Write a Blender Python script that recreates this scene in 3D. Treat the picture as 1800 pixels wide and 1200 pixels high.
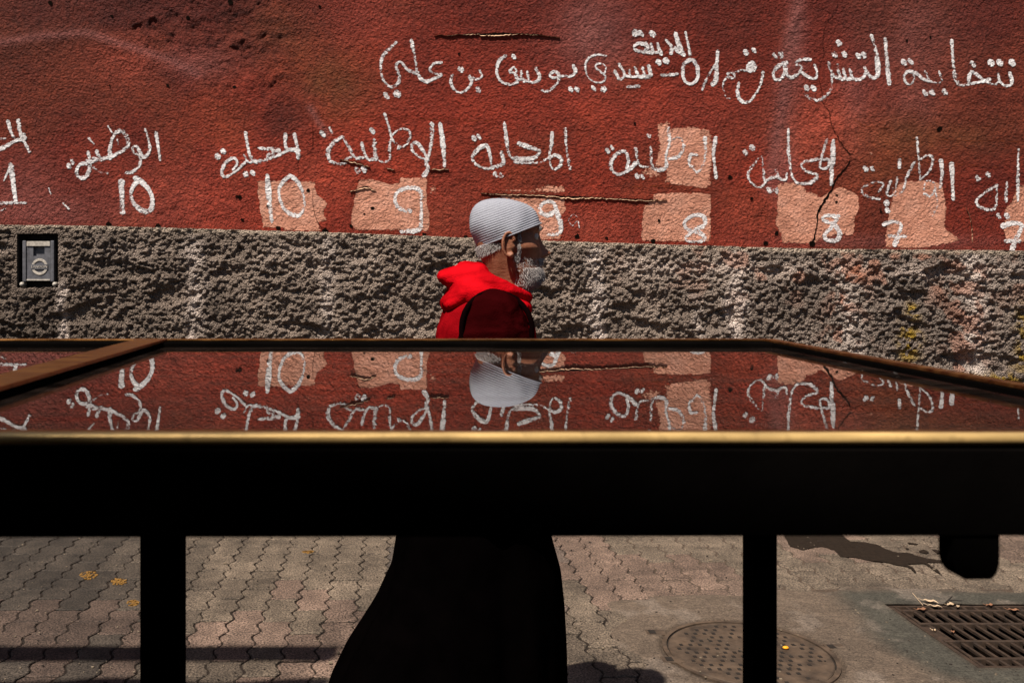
import bpy, bmesh, math, random
import numpy as np
from mathutils import Vector, Matrix
from mathutils.geometry import delaunay_2d_cdt

random.seed(7)
S = bpy.context.scene
C = S.collection
for o in list(bpy.data.objects): bpy.data.objects.remove(o)

# ------------------------------------------------------------------ camera, sky, sun, exposure
CAM_Z = 1.44; F = 1600.0; PX, PY = 698.0, 478.0
cd = bpy.data.cameras.new('camera'); cam = bpy.data.objects.new('camera', cd); C.objects.link(cam)
cam.location = (0, 0, CAM_Z); cam.rotation_euler = (math.pi/2, 0, 0)
cd.lens = 32.0; cd.sensor_width = 36.0; cd.sensor_fit = 'HORIZONTAL'
cd.shift_x = (900-PX)/1800.0; cd.shift_y = -(600-PY)/1800.0
cd.clip_start = 0.02; cd.clip_end = 400
cd.dof.use_dof = True; cd.dof.focus_distance = 5.2; cd.dof.aperture_fstop = 19.0
S.camera = cam
SUNV = Vector((-0.36, -0.50, 1.0)).normalized()
W = bpy.data.worlds.new('World'); S.world = W; W.use_nodes = True
nt = W.node_tree; nt.nodes.clear()
sky = nt.nodes.new('ShaderNodeTexSky'); sky.sky_type = 'NISHITA'; sky.sun_disc = False
sky.sun_elevation = math.asin(SUNV.z); sky.sun_rotation = math.atan2(SUNV.x, SUNV.y)
bg = nt.nodes.new('ShaderNodeBackground'); bg.inputs['Strength'].default_value = 0.05
wo = nt.nodes.new('ShaderNodeOutputWorld')
nt.links.new(sky.outputs[0], bg.inputs[0]); nt.links.new(bg.outputs[0], wo.inputs[0])
sl = bpy.data.lights.new('sun', 'SUN'); sl.energy = 5.0; sl.angle = math.radians(0.8); sl.color = (1.0, 0.93, 0.84)
so = bpy.data.objects.new('sun', sl); C.objects.link(so)
so.rotation_euler = SUNV.to_track_quat('Z', 'Y').to_euler(); so.location = (-3, -4, 9)
S.view_settings.view_transform = 'Standard'; S.view_settings.look = 'None'
S.view_settings.gamma = 1.0; S.view_settings.exposure = 0.55
S.view_settings.use_curve_mapping = False

# ------------------------------------------------------------------ noise helpers
def hash2(i, j, seed):
    h = (i.astype(np.int64)*374761393 + j.astype(np.int64)*668265263 + seed*1442695041) & 0xFFFFFFFF
    h = ((h ^ (h >> 13)) * 1274126177) & 0xFFFFFFFF
    h = (h ^ (h >> 16)) & 0xFFFFFFFF
    return h.astype(np.float64)/4294967295.0
def vn(x, y, seed=0):
    x = np.asarray(x, float); y = np.asarray(y, float)
    i = np.floor(x); j = np.floor(y); fx = x-i; fy = y-j
    fx = fx*fx*(3-2*fx); fy = fy*fy*(3-2*fy)
    a = hash2(i, j, seed); b = hash2(i+1, j, seed); c = hash2(i, j+1, seed); d = hash2(i+1, j+1, seed)
    return (a*(1-fx)+b*fx)*(1-fy)+(c*(1-fx)+d*fx)*fy
def fbm(x, y, size, octv=4, seed=0, gain=0.5):
    s = 0; a = 1; t = 0
    for k in range(octv):
        s = s+a*vn(x/size+17.3*k, y/size-9.1*k, seed+k); t += a; a *= gain; size *= 0.5
    return s/t
def sstep(a, b, x):
    t = np.clip((x-a)/(b-a), 0, 1); return t*t*(3-2*t)

# ------------------------------------------------------------------ object helpers
def setp(o, label=None, cat=None, group=None, kind=None):
    if label: o['label'] = label
    if cat: o['category'] = cat
    if group: o['group'] = group
    if kind: o['kind'] = kind
    return o
def empty(name, loc, label=None, cat=None, group=None, kind=None):
    o = bpy.data.objects.new(name, None); C.objects.link(o); o.location = loc
    o.empty_display_size = 0.1
    return setp(o, label, cat, group, kind)
def org(p):
    v = Vector((0, 0, 0))
    while p is not None: v = v+p.location; p = p.parent
    return v
def mk(name, verts, faces, mat=None, parent=None, smooth=False, cols=None, edge=None):
    o0 = org(parent)
    V = np.asarray(verts, float).reshape(-1, 3)-np.array(o0)
    me = bpy.data.meshes.new(name)
    if isinstance(faces, np.ndarray):
        nf, k = faces.shape
        me.vertices.add(len(V)); me.vertices.foreach_set('co', V.astype(np.float32).ravel())
        me.loops.add(nf*k); me.loops.foreach_set('vertex_index', faces.astype(np.int32).ravel())
        me.polygons.add(nf); me.polygons.foreach_set('loop_start', (np.arange(nf)*k).astype(np.int32))
        me.update(calc_edges=True)
    else:
        me.from_pydata([tuple(v) for v in V], [], [tuple(f) for f in faces])
    if smooth: me.polygons.foreach_set('use_smooth', np.ones(len(me.polygons), bool))
    if cols is not None:
        at = me.color_attributes.new('Col', 'FLOAT_COLOR', 'POINT')
        c = np.ones((len(V), 4), np.float32); c[:, :3] = cols
        at.data.foreach_set('color', c.ravel())
    if edge is not None:
        at = me.attributes.new('edge', 'FLOAT', 'POINT'); at.data.foreach_set('value', np.asarray(edge, np.float32))
    if mat: me.materials.append(mat)
    me.validate()
    o = bpy.data.objects.new(name, me); C.objects.link(o); o.parent = parent
    return o
def box_vf(c, s):
    x, y, z = c; a, b, h = s[0]/2, s[1]/2, s[2]/2
    v = [(x+i*a, y+j*b, z+k*h) for i in (-1, 1) for j in (-1, 1) for k in (-1, 1)]
    f = [(0, 1, 3, 2), (4, 6, 7, 5), (0, 4, 5, 1), (2, 3, 7, 6), (0, 2, 6, 4), (1, 5, 7, 3)]
    return v, f
def bevel_mesh(o, w, seg=2):
    bm = bmesh.new(); bm.from_mesh(o.data)
    bmesh.ops.bevel(bm, geom=list(bm.edges), offset=w, segments=seg, profile=0.6, affect='EDGES')
    bm.to_mesh(o.data); bm.free()
def box(name, c, s, mat, parent=None, bev=0.0):
    v, f = box_vf(c, s); o = mk(name, v, f, mat, parent)
    if bev: bevel_mesh(o, bev)
    return o
def join_vf(lst):
    V = []; Fc = []
    for v, f in lst:
        n = len(V); V += [tuple(p) for p in v]; Fc += [tuple(i+n for i in q) for q in f]
    return V, Fc
def tube(path, radii, n=20, up=None, flat=None):
    """tapered tube with elliptical sections. radii: (a,b) per point; a along 'side' direction, b across."""
    P = [Vector(p) for p in path]; m = len(P); V = []; Fc = []
    up = Vector(up or (0, 1, 0))
    for i in range(m):
        t = (P[min(i+1, m-1)]-P[max(i-1, 0)]).normalized()
        s = (up-t*up.dot(t))
        if s.length < 1e-4: s = Vector((1, 0, 0))-t*t.x
        s.normalize(); q = t.cross(s)
        r = radii[i]; a, b = (r if isinstance(r, (tuple, list)) else (r, r))
        for k in range(n):
            th = 2*math.pi*k/n
            V.append(P[i]+s*(a*math.cos(th))+q*(b*math.sin(th)))
    for i in range(m-1):
        for k in range(n):
            k2 = (k+1) % n
            Fc.append((i*n+k, i*n+k2, (i+1)*n+k2, (i+1)*n+k))
    # rounded caps
    for end, sgn in ((0, -1), (m-1, 1)):
        t = (P[1]-P[0]).normalized() if end == 0 else (P[-1]-P[-2]).normalized()
        r = radii[end]; rr = min(r) if isinstance(r, (tuple, list)) else r
        base = end*n; ctr = P[end]
        ring0 = list(range(base, base+n))
        for ca in (0.5, 0.85):
            st = len(V)
            for k in range(n):
                V.append(ctr+(V[base+k]-ctr)*math.sqrt(1-ca*ca)+t*(sgn*rr*ca*0.8))
            ring1 = list(range(st, st+n))
            for k in range(n):
                k2 = (k+1) % n
                Fc.append((ring0[k], ring0[k2], ring1[k2], ring1[k]) if sgn > 0 else (ring0[k2], ring0[k], ring1[k], ring1[k2]))
            ring0 = ring1
        V.append(ctr+t*(sgn*rr*0.9)); e = len(V)-1
        for k in range(n):
            k2 = (k+1) % n
            Fc.append((ring0[k], ring0[k2], e) if sgn > 0 else (ring0[k2], ring0[k], e))
    return V, Fc
def ellipsoid(c, r, n=24, m=14, rot=None):
    V = []; Fc = []
    R = rot or Matrix.Identity(3)
    for i in range(m+1):
        ph = math.pi*i/m
        for k in range(n):
            th = 2*math.pi*k/n
            V.append(Vector(c)+R @ Vector((r[0]*math.sin(ph)*math.cos(th), r[1]*math.sin(ph)*math.sin(th), r[2]*math.cos(ph))))
    for i in range(m):
        for k in range(n):
            k2 = (k+1) % n; Fc.append((i*n+k, (i+1)*n+k, (i+1)*n+k2, i*n+k2))
    return V, Fc
def remesh(name, pieces, voxel, mat, parent, smooth_it=4, disp=None):
    """union of closed pieces as one continuous surface"""
    V, Fc = join_vf(pieces)
    o = mk(name, V, Fc, None, parent)
    bm = bmesh.new(); bm.from_mesh(o.data); bmesh.ops.recalc_face_normals(bm, faces=bm.faces); bm.to_mesh(o.data); bm.free()
    m = o.modifiers.new('r', 'REMESH'); m.mode = 'VOXEL'; m.voxel_size = voxel; m.use_smooth_shade = True
    m2 = o.modifiers.new('s', 'SMOOTH'); m2.iterations = smooth_it; m2.factor = 0.5
    bpy.context.view_layer.update()
    dg = bpy.context.evaluated_depsgraph_get()
    me = bpy.data.meshes.new_from_object(o.evaluated_get(dg))
    o.modifiers.clear(); old = o.data; o.data = me; bpy.data.meshes.remove(old)
    if disp:
        n = len(me.vertices); co = np.empty(n*3, np.float32); me.vertices.foreach_get('co', co); co = co.reshape(-1, 3)
        no = np.empty(n*3, np.float32); me.vertex_normals.foreach_get('vector', no); no = no.reshape(-1, 3)
        d = disp(co+np.array(org(parent)), no)
        co = co+no*d[:, None]; me.vertices.foreach_set('co', co.astype(np.float32).ravel()); me.update()
    me.polygons.foreach_set('use_smooth', np.ones(len(me.polygons), bool))
    me.materials.append(mat); me.name = name
    return o

# ------------------------------------------------------------------ materials
class M:
    def __init__(s, name):
        s.m = bpy.data.materials.new(name); s.m.use_nodes = True; s.t = s.m.node_tree; s.n = s.t.nodes
        s.b = s.n['Principled BSDF']; s.out = s.n['Material Output']
        s.pos = s.n.new('ShaderNodeNewGeometry').outputs['Position']
    def add(s, ty, **k):
        n = s.n.new(ty)
        for a, v in k.items(): setattr(n, a, v)
        return n
    def ln(s, a, b): s.t.links.new(a, b)
    def noise(s, scale, detail=3, rough=0.5, vec=None, dist=0.0):
        n = s.add('ShaderNodeTexNoise'); n.inputs['Scale'].default_value = scale; n.inputs['Detail'].default_value = detail
        n.inputs['Roughness'].default_value = rough; n.inputs['Distortion'].default_value = dist
        s.ln(vec or s.pos, n.inputs['Vector']); return n.outputs['Fac']
    def vor(s, scale, vec=None, feature='F1', out='Distance'):
        n = s.add('ShaderNodeTexVoronoi', feature=feature); n.inputs['Scale'].default_value = scale
        s.ln(vec or s.pos, n.inputs['Vector']); return n.outputs[out]
    def mapv(s, sc, vec=None):
        n = s.add('ShaderNodeMapping'); n.inputs['Scale'].default_value = sc; s.ln(vec or s.pos, n.inputs['Vector']); return n.outputs[0]
    def ramp(s, fac, stops):
        n = s.add('ShaderNodeValToRGB'); e = n.color_ramp.elements
        while len(e) < len(stops): e.new(0.5)
        for q, (p, c) in zip(e, stops):
            q.position = p; q.color = (c if isinstance(c, tuple) else (c, c, c))+(1,)
        s.ln(fac, n.inputs[0]); return n.outputs[0]
    def mix(s, fac, a, b, ty='MIX'):
        n = s.add('ShaderNodeMix', data_type='RGBA', blend_type=ty)
        for v, i in ((fac, 0), (a, 6), (b, 7)):
            if hasattr(v, 'links') or isinstance(v, bpy.types.NodeSocket): s.ln(v, n.inputs[i])
            else: n.inputs[i].default_value = v if i == 0 else tuple(v)+(1,)
        return n.outputs[2]
    def math(s, op, a, b=0.0, c=0.0):
        n = s.add('ShaderNodeMath', operation=op)
        for i, v in enumerate((a, b, c)):
            if isinstance(v, bpy.types.NodeSocket): s.ln(v, n.inputs[i])
            else: n.inputs[i].default_value = v
        return n.outputs[0]
    def attr(s, name):
        n = s.add('ShaderNodeAttribute', attribute_name=name); return n
    def bump(s, h, strength=1.0, dist=0.01, prev=None):
        n = s.add('ShaderNodeBump'); n.inputs['Strength'].default_value = strength; n.inputs['Distance'].default_value = dist
        s.ln(h, n.inputs['Height'])
        if prev: s.ln(prev, n.inputs['Normal'])
        return n.outputs[0]
    def fin(s, col=None, rough=None, nrm=None, spec=None, metal=None):
        for v, k in ((col, 'Base Color'), (rough, 'Roughness'), (nrm, 'Normal'), (spec, 'Specular IOR Level'), (metal, 'Metallic')):
            if v is None: continue
            if isinstance(v, bpy.types.NodeSocket): s.ln(v, s.b.inputs[k])
            else: s.b.inputs[k].default_value = (tuple(v)+(1,)) if isinstance(v, (tuple, list)) else v
        return s.m

def stucco_height(m):
    a = m.noise(54, 3, 0.6, dist=0.5)
    b = m.noise(17, 2, 0.5)
    return m.math('ADD', m.math('MULTIPLY', a, 1.0), m.math('MULTIPLY', b, 0.5))
def stucco_normal(m, k=1.0):
    return m.bump(stucco_height(m), 1.0, 0.033*k)

def mat_plaster():
    m = M('red_plaster'); col = m.attr('Col').outputs['Color']
    n1 = m.noise(3.0, 5, 0.6); n2 = m.noise(30, 3, 0.6)
    c = m.mix(1.0, col, m.ramp(n1, [(0.3, (0.78, 0.72, 0.72)), (0.7, (1.2, 1.15, 1.1))]), 'MULTIPLY')
    c = m.mix(1.0, c, m.ramp(n2, [(0.3, 0.68), (0.7, 1.25)]), 'MULTIPLY')
    return m.fin(c, 0.85, stucco_normal(m), 0.25)
def mat_chalk():
    m = M('white_paint'); e = m.attr('edge'); ef = e.outputs['Fac']
    n1 = m.noise(54, 3, 0.6, dist=0.5); n2 = m.noise(150, 2, 0.7)
    h = m.math('ADD', m.math('MULTIPLY', n1, 0.55), m.math('MULTIPLY', n2, 0.45))
    # edge: 0 at the middle of the stroke .. 1 at its rim, with wear added in the attribute
    t = m.math('ADD', m.math('MULTIPLY', ef, 0.19), 0.352)
    wv = m.math('MULTIPLY', m.math('SUBTRACT', m.noise(7, 3, 0.6), 0.5), 0.30)
    t = m.math('ADD', t, wv)
    al = m.math('MULTIPLY', m.math('SUBTRACT', h, t), 11.0)
    al = m.math('MINIMUM', m.math('MAXIMUM', al, 0.0), 1.0)
    c = m.ramp(m.noise(9, 3), [(0.3, (0.62, 0.56, 0.545)), (0.7, (0.80, 0.755, 0.73))])
    m.fin(c, 0.85, stucco_normal(m, 0.6), 0.2)
    tr = m.add('ShaderNodeBsdfTransparent'); mx = m.add('ShaderNodeMixShader')
    m.ln(al, mx.inputs[0]); m.ln(tr.outputs[0], mx.inputs[1]); m.ln(m.b.outputs[0], mx.inputs[2]); m.ln(mx.outputs[0], m.out.inputs[0])
    return m.m
def mat_patch():
    m = M('peach_paint'); ef = m.attr('edge').outputs['Fac']
    h = m.math('ADD', m.math('MULTIPLY', m.noise(62, 3, 0.55, dist=0.5), 0.6), m.math('MULTIPLY', m.noise(14, 3, 0.5), 0.4))
    t = m.math('ADD', m.math('MULTIPLY', ef, 0.40), 0.20)
    al = m.math('MINIMUM', m.math('MAXIMUM', m.math('MULTIPLY', m.math('SUBTRACT', h, t), 14.0), 0.0), 1.0)
    c = m.ramp(m.noise(7, 4, 0.6), [(0.25, (0.38, 0.155, 0.098)), (0.5, (0.54, 0.24, 0.155)), (0.75, (0.64, 0.32, 0.225))])
    m.fin(c, 0.85, stucco_normal(m, 0.7), 0.2)
    tr = m.add('ShaderNodeBsdfTransparent'); mx = m.add('ShaderNodeMixShader')
    m.ln(al, mx.inputs[0]); m.ln(tr.outputs[0], mx.inputs[1]); m.ln(m.b.outputs[0], mx.inputs[2]); m.ln(mx.outputs[0], m.out.inputs[0])
    return m.m
def mat_dado():
    m = M('rough_cement'); col = m.attr('Col').outputs['Color']
    n = m.noise(90, 4, 0.65)
    c = m.mix(1.0, col, m.ramp(n, [(0.3, 0.5), (0.7, 1.55)]), 'MULTIPLY')
    h = m.math('ADD', m.noise(48, 4, 0.7), m.math('MULTIPLY', m.vor(84), -1.0))
    return m.fin(c, 0.95, m.bump(h, 1.0, 0.036), 0.05)
def mat_plain(name, col, rough=0.6, var=0.15, nscale=20, bump=0.0, spec=0.4, metal=0.0, bscale=60):
    m = M(name); n = m.noise(nscale, 4, 0.6)
    lo = tuple(c*(1-var) for c in col); hi = tuple(c*(1+var) for c in col)
    c = m.ramp(n, [(0.3, lo), (0.7, hi)])
    nr = m.bump(m.noise(bscale, 3, 0.6), 1.0, bump) if bump else None
    r = m.ramp(m.noise(nscale*1.7, 3), [(0.3, max(0.02, rough*0.8)), (0.7, min(1, rough*1.2))])
    return m.fin(c, r, nr, spec, metal)
def mat_paver():
    m = M('speckled_paver'); oi = m.add('ShaderNodeObjectInfo')
    col = oi.outputs['Color']
    sp = m.noise(125, 2, 0.75); b = m.noise(9, 3, 0.6); v = m.vor(120)
    c = m.mix(1.0, col, m.ramp(sp, [(0.36, 0.22), (0.5, 1.0), (0.64, 1.85)]), 'MULTIPLY')
    c = m.mix(1.0, c, m.ramp(b, [(0.3, 0.62), (0.7, 1.25)]), 'MULTIPLY')
    c = m.mix(1.0, c, m.ramp(m.noise(2.2, 4, 0.6), [(0.35, 0.7), (0.65, 1.2)]), 'MULTIPLY')
    c = m.mix(m.ramp(m.noise(70, 2, 0.5), [(0.68, 0.0), (0.74, 0.8)]), c, (0.02, 0.015, 0.01))
    return m.fin(c, 0.8, m.bump(m.noise(120, 3, 0.7), 1.0, 0.0035), 0.3)
def mat_ground(name, rough=0.9):
    m = M(name); col = m.attr('Col').outputs['Color']
    sp = m.noise(140, 3, 0.7); st = m.noise(14, 4, 0.65, dist=1.2)
    sl = m.noise(20, 4, 0.7, vec=m.mapv((1.0, 5.0, 1.0)))
    c = m.mix(1.0, col, m.ramp(sp, [(0.35, 0.55), (0.65, 1.4)]), 'MULTIPLY')
    c = m.mix(1.0, c, m.ramp(st, [(0.3, 0.72), (0.7, 1.22)]), 'MULTIPLY')
    c = m.mix(1.0, c, m.ramp(sl, [(0.3, 0.8), (0.7, 1.15)]), 'MULTIPLY')
    h = m.math('ADD', sp, m.math('MULTIPLY', sl, 1.2))
    return m.fin(c, rough, m.bump(h, 1.0, 0.005), 0.3)
def mat_glass():
    m = M('dusty_glass'); g = m.add('ShaderNodeBsdfGlass'); g.inputs['Roughness'].default_value = 0.0; g.inputs['IOR'].default_value = 1.36
    d = m.add('ShaderNodeBsdfDiffuse'); d.inputs['Color'].default_value = (0.045, 0.030, 0.024, 1)
    n = m.noise(6, 5, 0.65, vec=m.mapv((1.0, 5.0, 1.0))); n2 = m.noise(160, 3, 0.7)
    f = m.ramp(m.math('ADD', m.math('MULTIPLY', n, 0.8), m.math('MULTIPLY', n2, 0.2)), [(0.42, 0.03), (0.68, 0.26)])
    mx = m.add('ShaderNodeMixShader'); m.ln(f, mx.inputs[0]); m.ln(g.outputs[0], mx.inputs[1]); m.ln(d.outputs[0], mx.inputs[2])
    m.ln(mx.outputs[0], m.out.inputs[0]); return m.m
def mat_brass(name, col, rough, dark=0.5):
    m = M(name)
    st = m.noise(8, 4, 0.6, vec=m.mapv((2.0, 14, 14))); sp = m.noise(90, 3, 0.6)
    c = m.mix(m.ramp(sp, [(0.55, 0.0), (0.75, dark)]), col, tuple(x*0.25 for x in col))
    c = m.mix(1.0, c, m.ramp(st, [(0.3, 0.75), (0.7, 1.2)]), 'MULTIPLY')
    r = m.ramp(st, [(0.3, rough*0.7), (0.7, min(1, rough*1.4))])
    return m.fin(c, r, m.bump(sp, 0.5, 0.0004), 0.5, 1.0)
def mat_cloth(name, col, weave=900, var=0.2, rough=0.95, bump=0.0006, sheen=0.0):
    m = M(name); n = m.noise(14, 3); w = m.noise(weave, 2)
    c = m.ramp(n, [(0.3, tuple(x*(1-var) for x in col)), (0.7, tuple(min(1, x*(1+var)) for x in col))])
    m.fin(c, rough, m.bump(w, 1.0, bump), 0.0); m.b.inputs['Sheen Weight'].default_value = sheen
    return m.m
def mat_skin():
    m = M('weathered_skin'); n = m.noise(35, 4, 0.6); n2 = m.noise(220, 3, 0.6)
    c = m.ramp(n, [(0.3, (0.17, 0.058, 0.030)), (0.7, (0.31, 0.125, 0.068))])
    wr = m.noise(60, 3, 0.6, vec=m.mapv((0.6, 1, 3)))
    m.fin(c, 0.5, m.bump(m.math('ADD', n2, m.math('MULTIPLY', wr, 1.2)), 1.0, 0.0010), 0.25)
    m.b.inputs['Subsurface Weight'].default_value = 0.08; m.b.inputs['Subsurface Radius'].default_value = (0.01, 0.004, 0.002)
    return m.m
MP = mat_plaster(); MC = mat_chalk(); MPA = mat_patch(); MD = mat_dado(); MPV = mat_paver()
MG = mat_ground('packed_joint_earth'); MCE = mat_ground('worn_cement')
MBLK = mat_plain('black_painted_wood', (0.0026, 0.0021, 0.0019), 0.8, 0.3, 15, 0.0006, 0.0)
MGL = mat_glass()
MBR = mat_brass('worn_brass', (0.80, 0.52, 0.20), 0.40); MBR.node_tree.nodes['Principled BSDF'].inputs['Metallic'].default_value = 0.5
MBRD = mat_brass('tarnished_brass', (0.36, 0.17, 0.055), 0.38, 0.7)
MHOLE = mat_plain('crack_dark', (0.006, 0.004, 0.003), 1.0, 0.3, 30, spec=0.0)
MRAW = mat_plain('bare_render', (0.60, 0.36, 0.22), 0.9, 0.3, 40, 0.004)
MORG = mat_plain('orange_scratch', (0.36, 0.075, 0.02), 0.9, 0.3, 40, 0.002)

# ================================================================== THE WALL
WY = 6.40; WS = F/WY   # 250 px per metre on the wall
def wx(px): return (px-PX)/WS
def wz(py): return CAM_Z-(py-PY)/WS
DL_px = [-2400, -600, 0, 200, 560, 1000, 1400, 1800, 2400, 4200]
DL_py = [335, 378, 395, 398, 408, 425, 437, 441, 450, 470]
def dado_top(x):
    px = np.asarray(x)*WS+PX
    return CAM_Z-(np.interp(px, DL_px, DL_py)-PY)/WS
def seg_dist(x, z, pts):
    d = np.full(x.shape, 1e9)
    for (a, b), (c, e) in zip(pts[:-1], pts[1:]):
        vx, vz = c-a, e-b; L = vx*vx+vz*vz+1e-12
        t = np.clip(((x-a)*vx+(z-b)*vz)/L, 0, 1)
        d = np.minimum(d, np.hypot(x-a-t*vx, z-b-t*vz))
    return d
def conv(reg, pts):
    ox, oy, k = REG[reg]
    return [(ox+p[0]/k, oy+p[1]/k) for p in pts]
REG = {'1': (0, 0, 3.0), '2': (500, 0, 3.0), '3': (1000, 0, 4.445), '4': (1350, 0, 4.0), '5': (0, 180, 4.5),
       '6': (350, 180, 4.0), '7': (750, 180, 3.2727), '8': (1280, 180, 3.4615)}
CRACKS = [  # region, points, widths (zoom px), pale lower lip?
    ('2', [(790, 188), (900, 186), (1000, 180), (1060, 184), (1160, 180), (1300, 184), (1450, 202)], [2, 3, 7, 22, 8, 6, 2], 1),
    ('7', [(310, 522), (420, 528), (560, 530), (700, 538), (790, 545), (920, 545), (1060, 552), (1200, 560), (1380, 563)], [2, 8, 7, 8, 18, 7, 8, 13, 2], 1),
    ('4', [(490, 0), (470, 90), (420, 150), (390, 220), (385, 320), (395, 390), (365, 460), (360, 560), (380, 640), (385, 720), (430, 790), (440, 870), (480, 950), (520, 1020), (575, 1090)], [2, 3, 6, 4, 3, 3, 3, 3, 4, 5, 6, 5, 6, 6, 10], 0),
    ('8', [(745, 340), (720, 390), (660, 460), (630, 530), (590, 590), (550, 660), (540, 740), (525, 820), (510, 875)], [8, 12, 14, 12, 22, 20, 10, 14, 26], 0),
    ('6', [(1060, 627), (1130, 605), (1170, 592), (1210, 603), (1245, 622)], [2, 8, 12, 10, 3], 2),
    ('6', [(985, 402), (1080, 418), (1140, 438), (1205, 458)], [3, 8, 8, 3], 1),
    ('6', [(1318, 460), (1345, 466), (1375, 475)], [3, 7, 3], 1),
    ('6', [(1612, 472), (1690, 470), (1755, 472)], [3, 6, 3], 1),
    ('6', [(800, 110), (800, 220), (795, 310), (760, 370), (700, 395), (700, 520)], [2, 4, 5, 4, 4, 2], 0),
    ('6', [(800, 620), (800, 720), (830, 830), (870, 895)], [3, 4, 4, 6], 0),
    ('8', [(1445, 640), (1470, 690), (1485, 760), (1490, 850)], [3, 4, 7, 3], 1),
    ('1', [(1140, 575), (1200, 580), (1260, 570), (1385, 575)], [2, 4, 3, 2], 0),
    ('1', [(1180, 240), (1230, 250), (1285, 270)], [2, 4, 2], 0),
]
def plaster_h(x, z):
    """relief of the plaster towards the street, metres"""
    h = 0.035*(fbm(x, z, 1.3, 3, 3)-0.5)+0.016*(fbm(x, z, 0.30, 3, 11)-0.5)+0.004*(fbm(x, z, 0.06, 2, 21)-0.5)
    rough = sstep(0.55, 0.75, fbm(x, z, 0.8, 3, 31))*0.8
    for cx, cz, rx, rz, a in ((395, 60, 110, 75, 1), (400, 170, 70, 30, .7), (300, 40, 80, 40, .6), (480, 90, 60, 60, .5), (330, 370, 70, 30, .8), (445, 360, 60, 40, .7), (1490, 640, 60, 40, .5), (1330, 360, 50, 60, .7), (1400, 210, 60, 60, .5)):
        rough = rough+a*np.exp(-(((x-wx(cx))/(rx/WS))**2+((z-wz(cz))/(rz/WS))**2))
    n = fbm(x, z, 0.075, 3, 41)
    h = h+rough*(0.012*(n-0.5)*2+0.006*(fbm(x*0.5+z*0.5, z, 0.035, 2, 48)-0.5)-0.008*sstep(0.74, 0.84, fbm(x, z, 0.045, 2, 47)))
    # raised mended area around the right crack, ledge lines left by trowels
    for pts, wdt, a in (([(0, 80), (60, 68), (150, 60), (220, 85), (300, 128)], 14, 0.010), ([(465, 200), (480, 175), (520, 170), (545, 190), (556, 230)], 12, 0.009),
                        ([(1385, 60), (1410, 15)], 7, 0.008), ([(230, 0), (260, 40), (270, 110)], 20, 0.004)):
        d = seg_dist(x, z, [(wx(a_), wz(b_)) for a_, b_ in pts]); h = h+a*np.exp(-(d/(wdt/WS))**2)
    for reg, pts, w, lip in CRACKS:
        pp = [(wx(a_), wz(b_)) for a_, b_ in conv(reg, pts)]
        x0 = min(p[0] for p in pp)-.1; x1 = max(p[0] for p in pp)+.1; z0 = min(p[1] for p in pp)-.1; z1 = max(p[1] for p in pp)+.1
        msk = (x > x0) & (x < x1) & (z > z0) & (z < z1)
        if msk.any():
            d = seg_dist(x[msk], z[msk], pp); h[msk] += 0.0025*np.exp(-((d-0.018)/0.016)**2)
    return h
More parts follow.
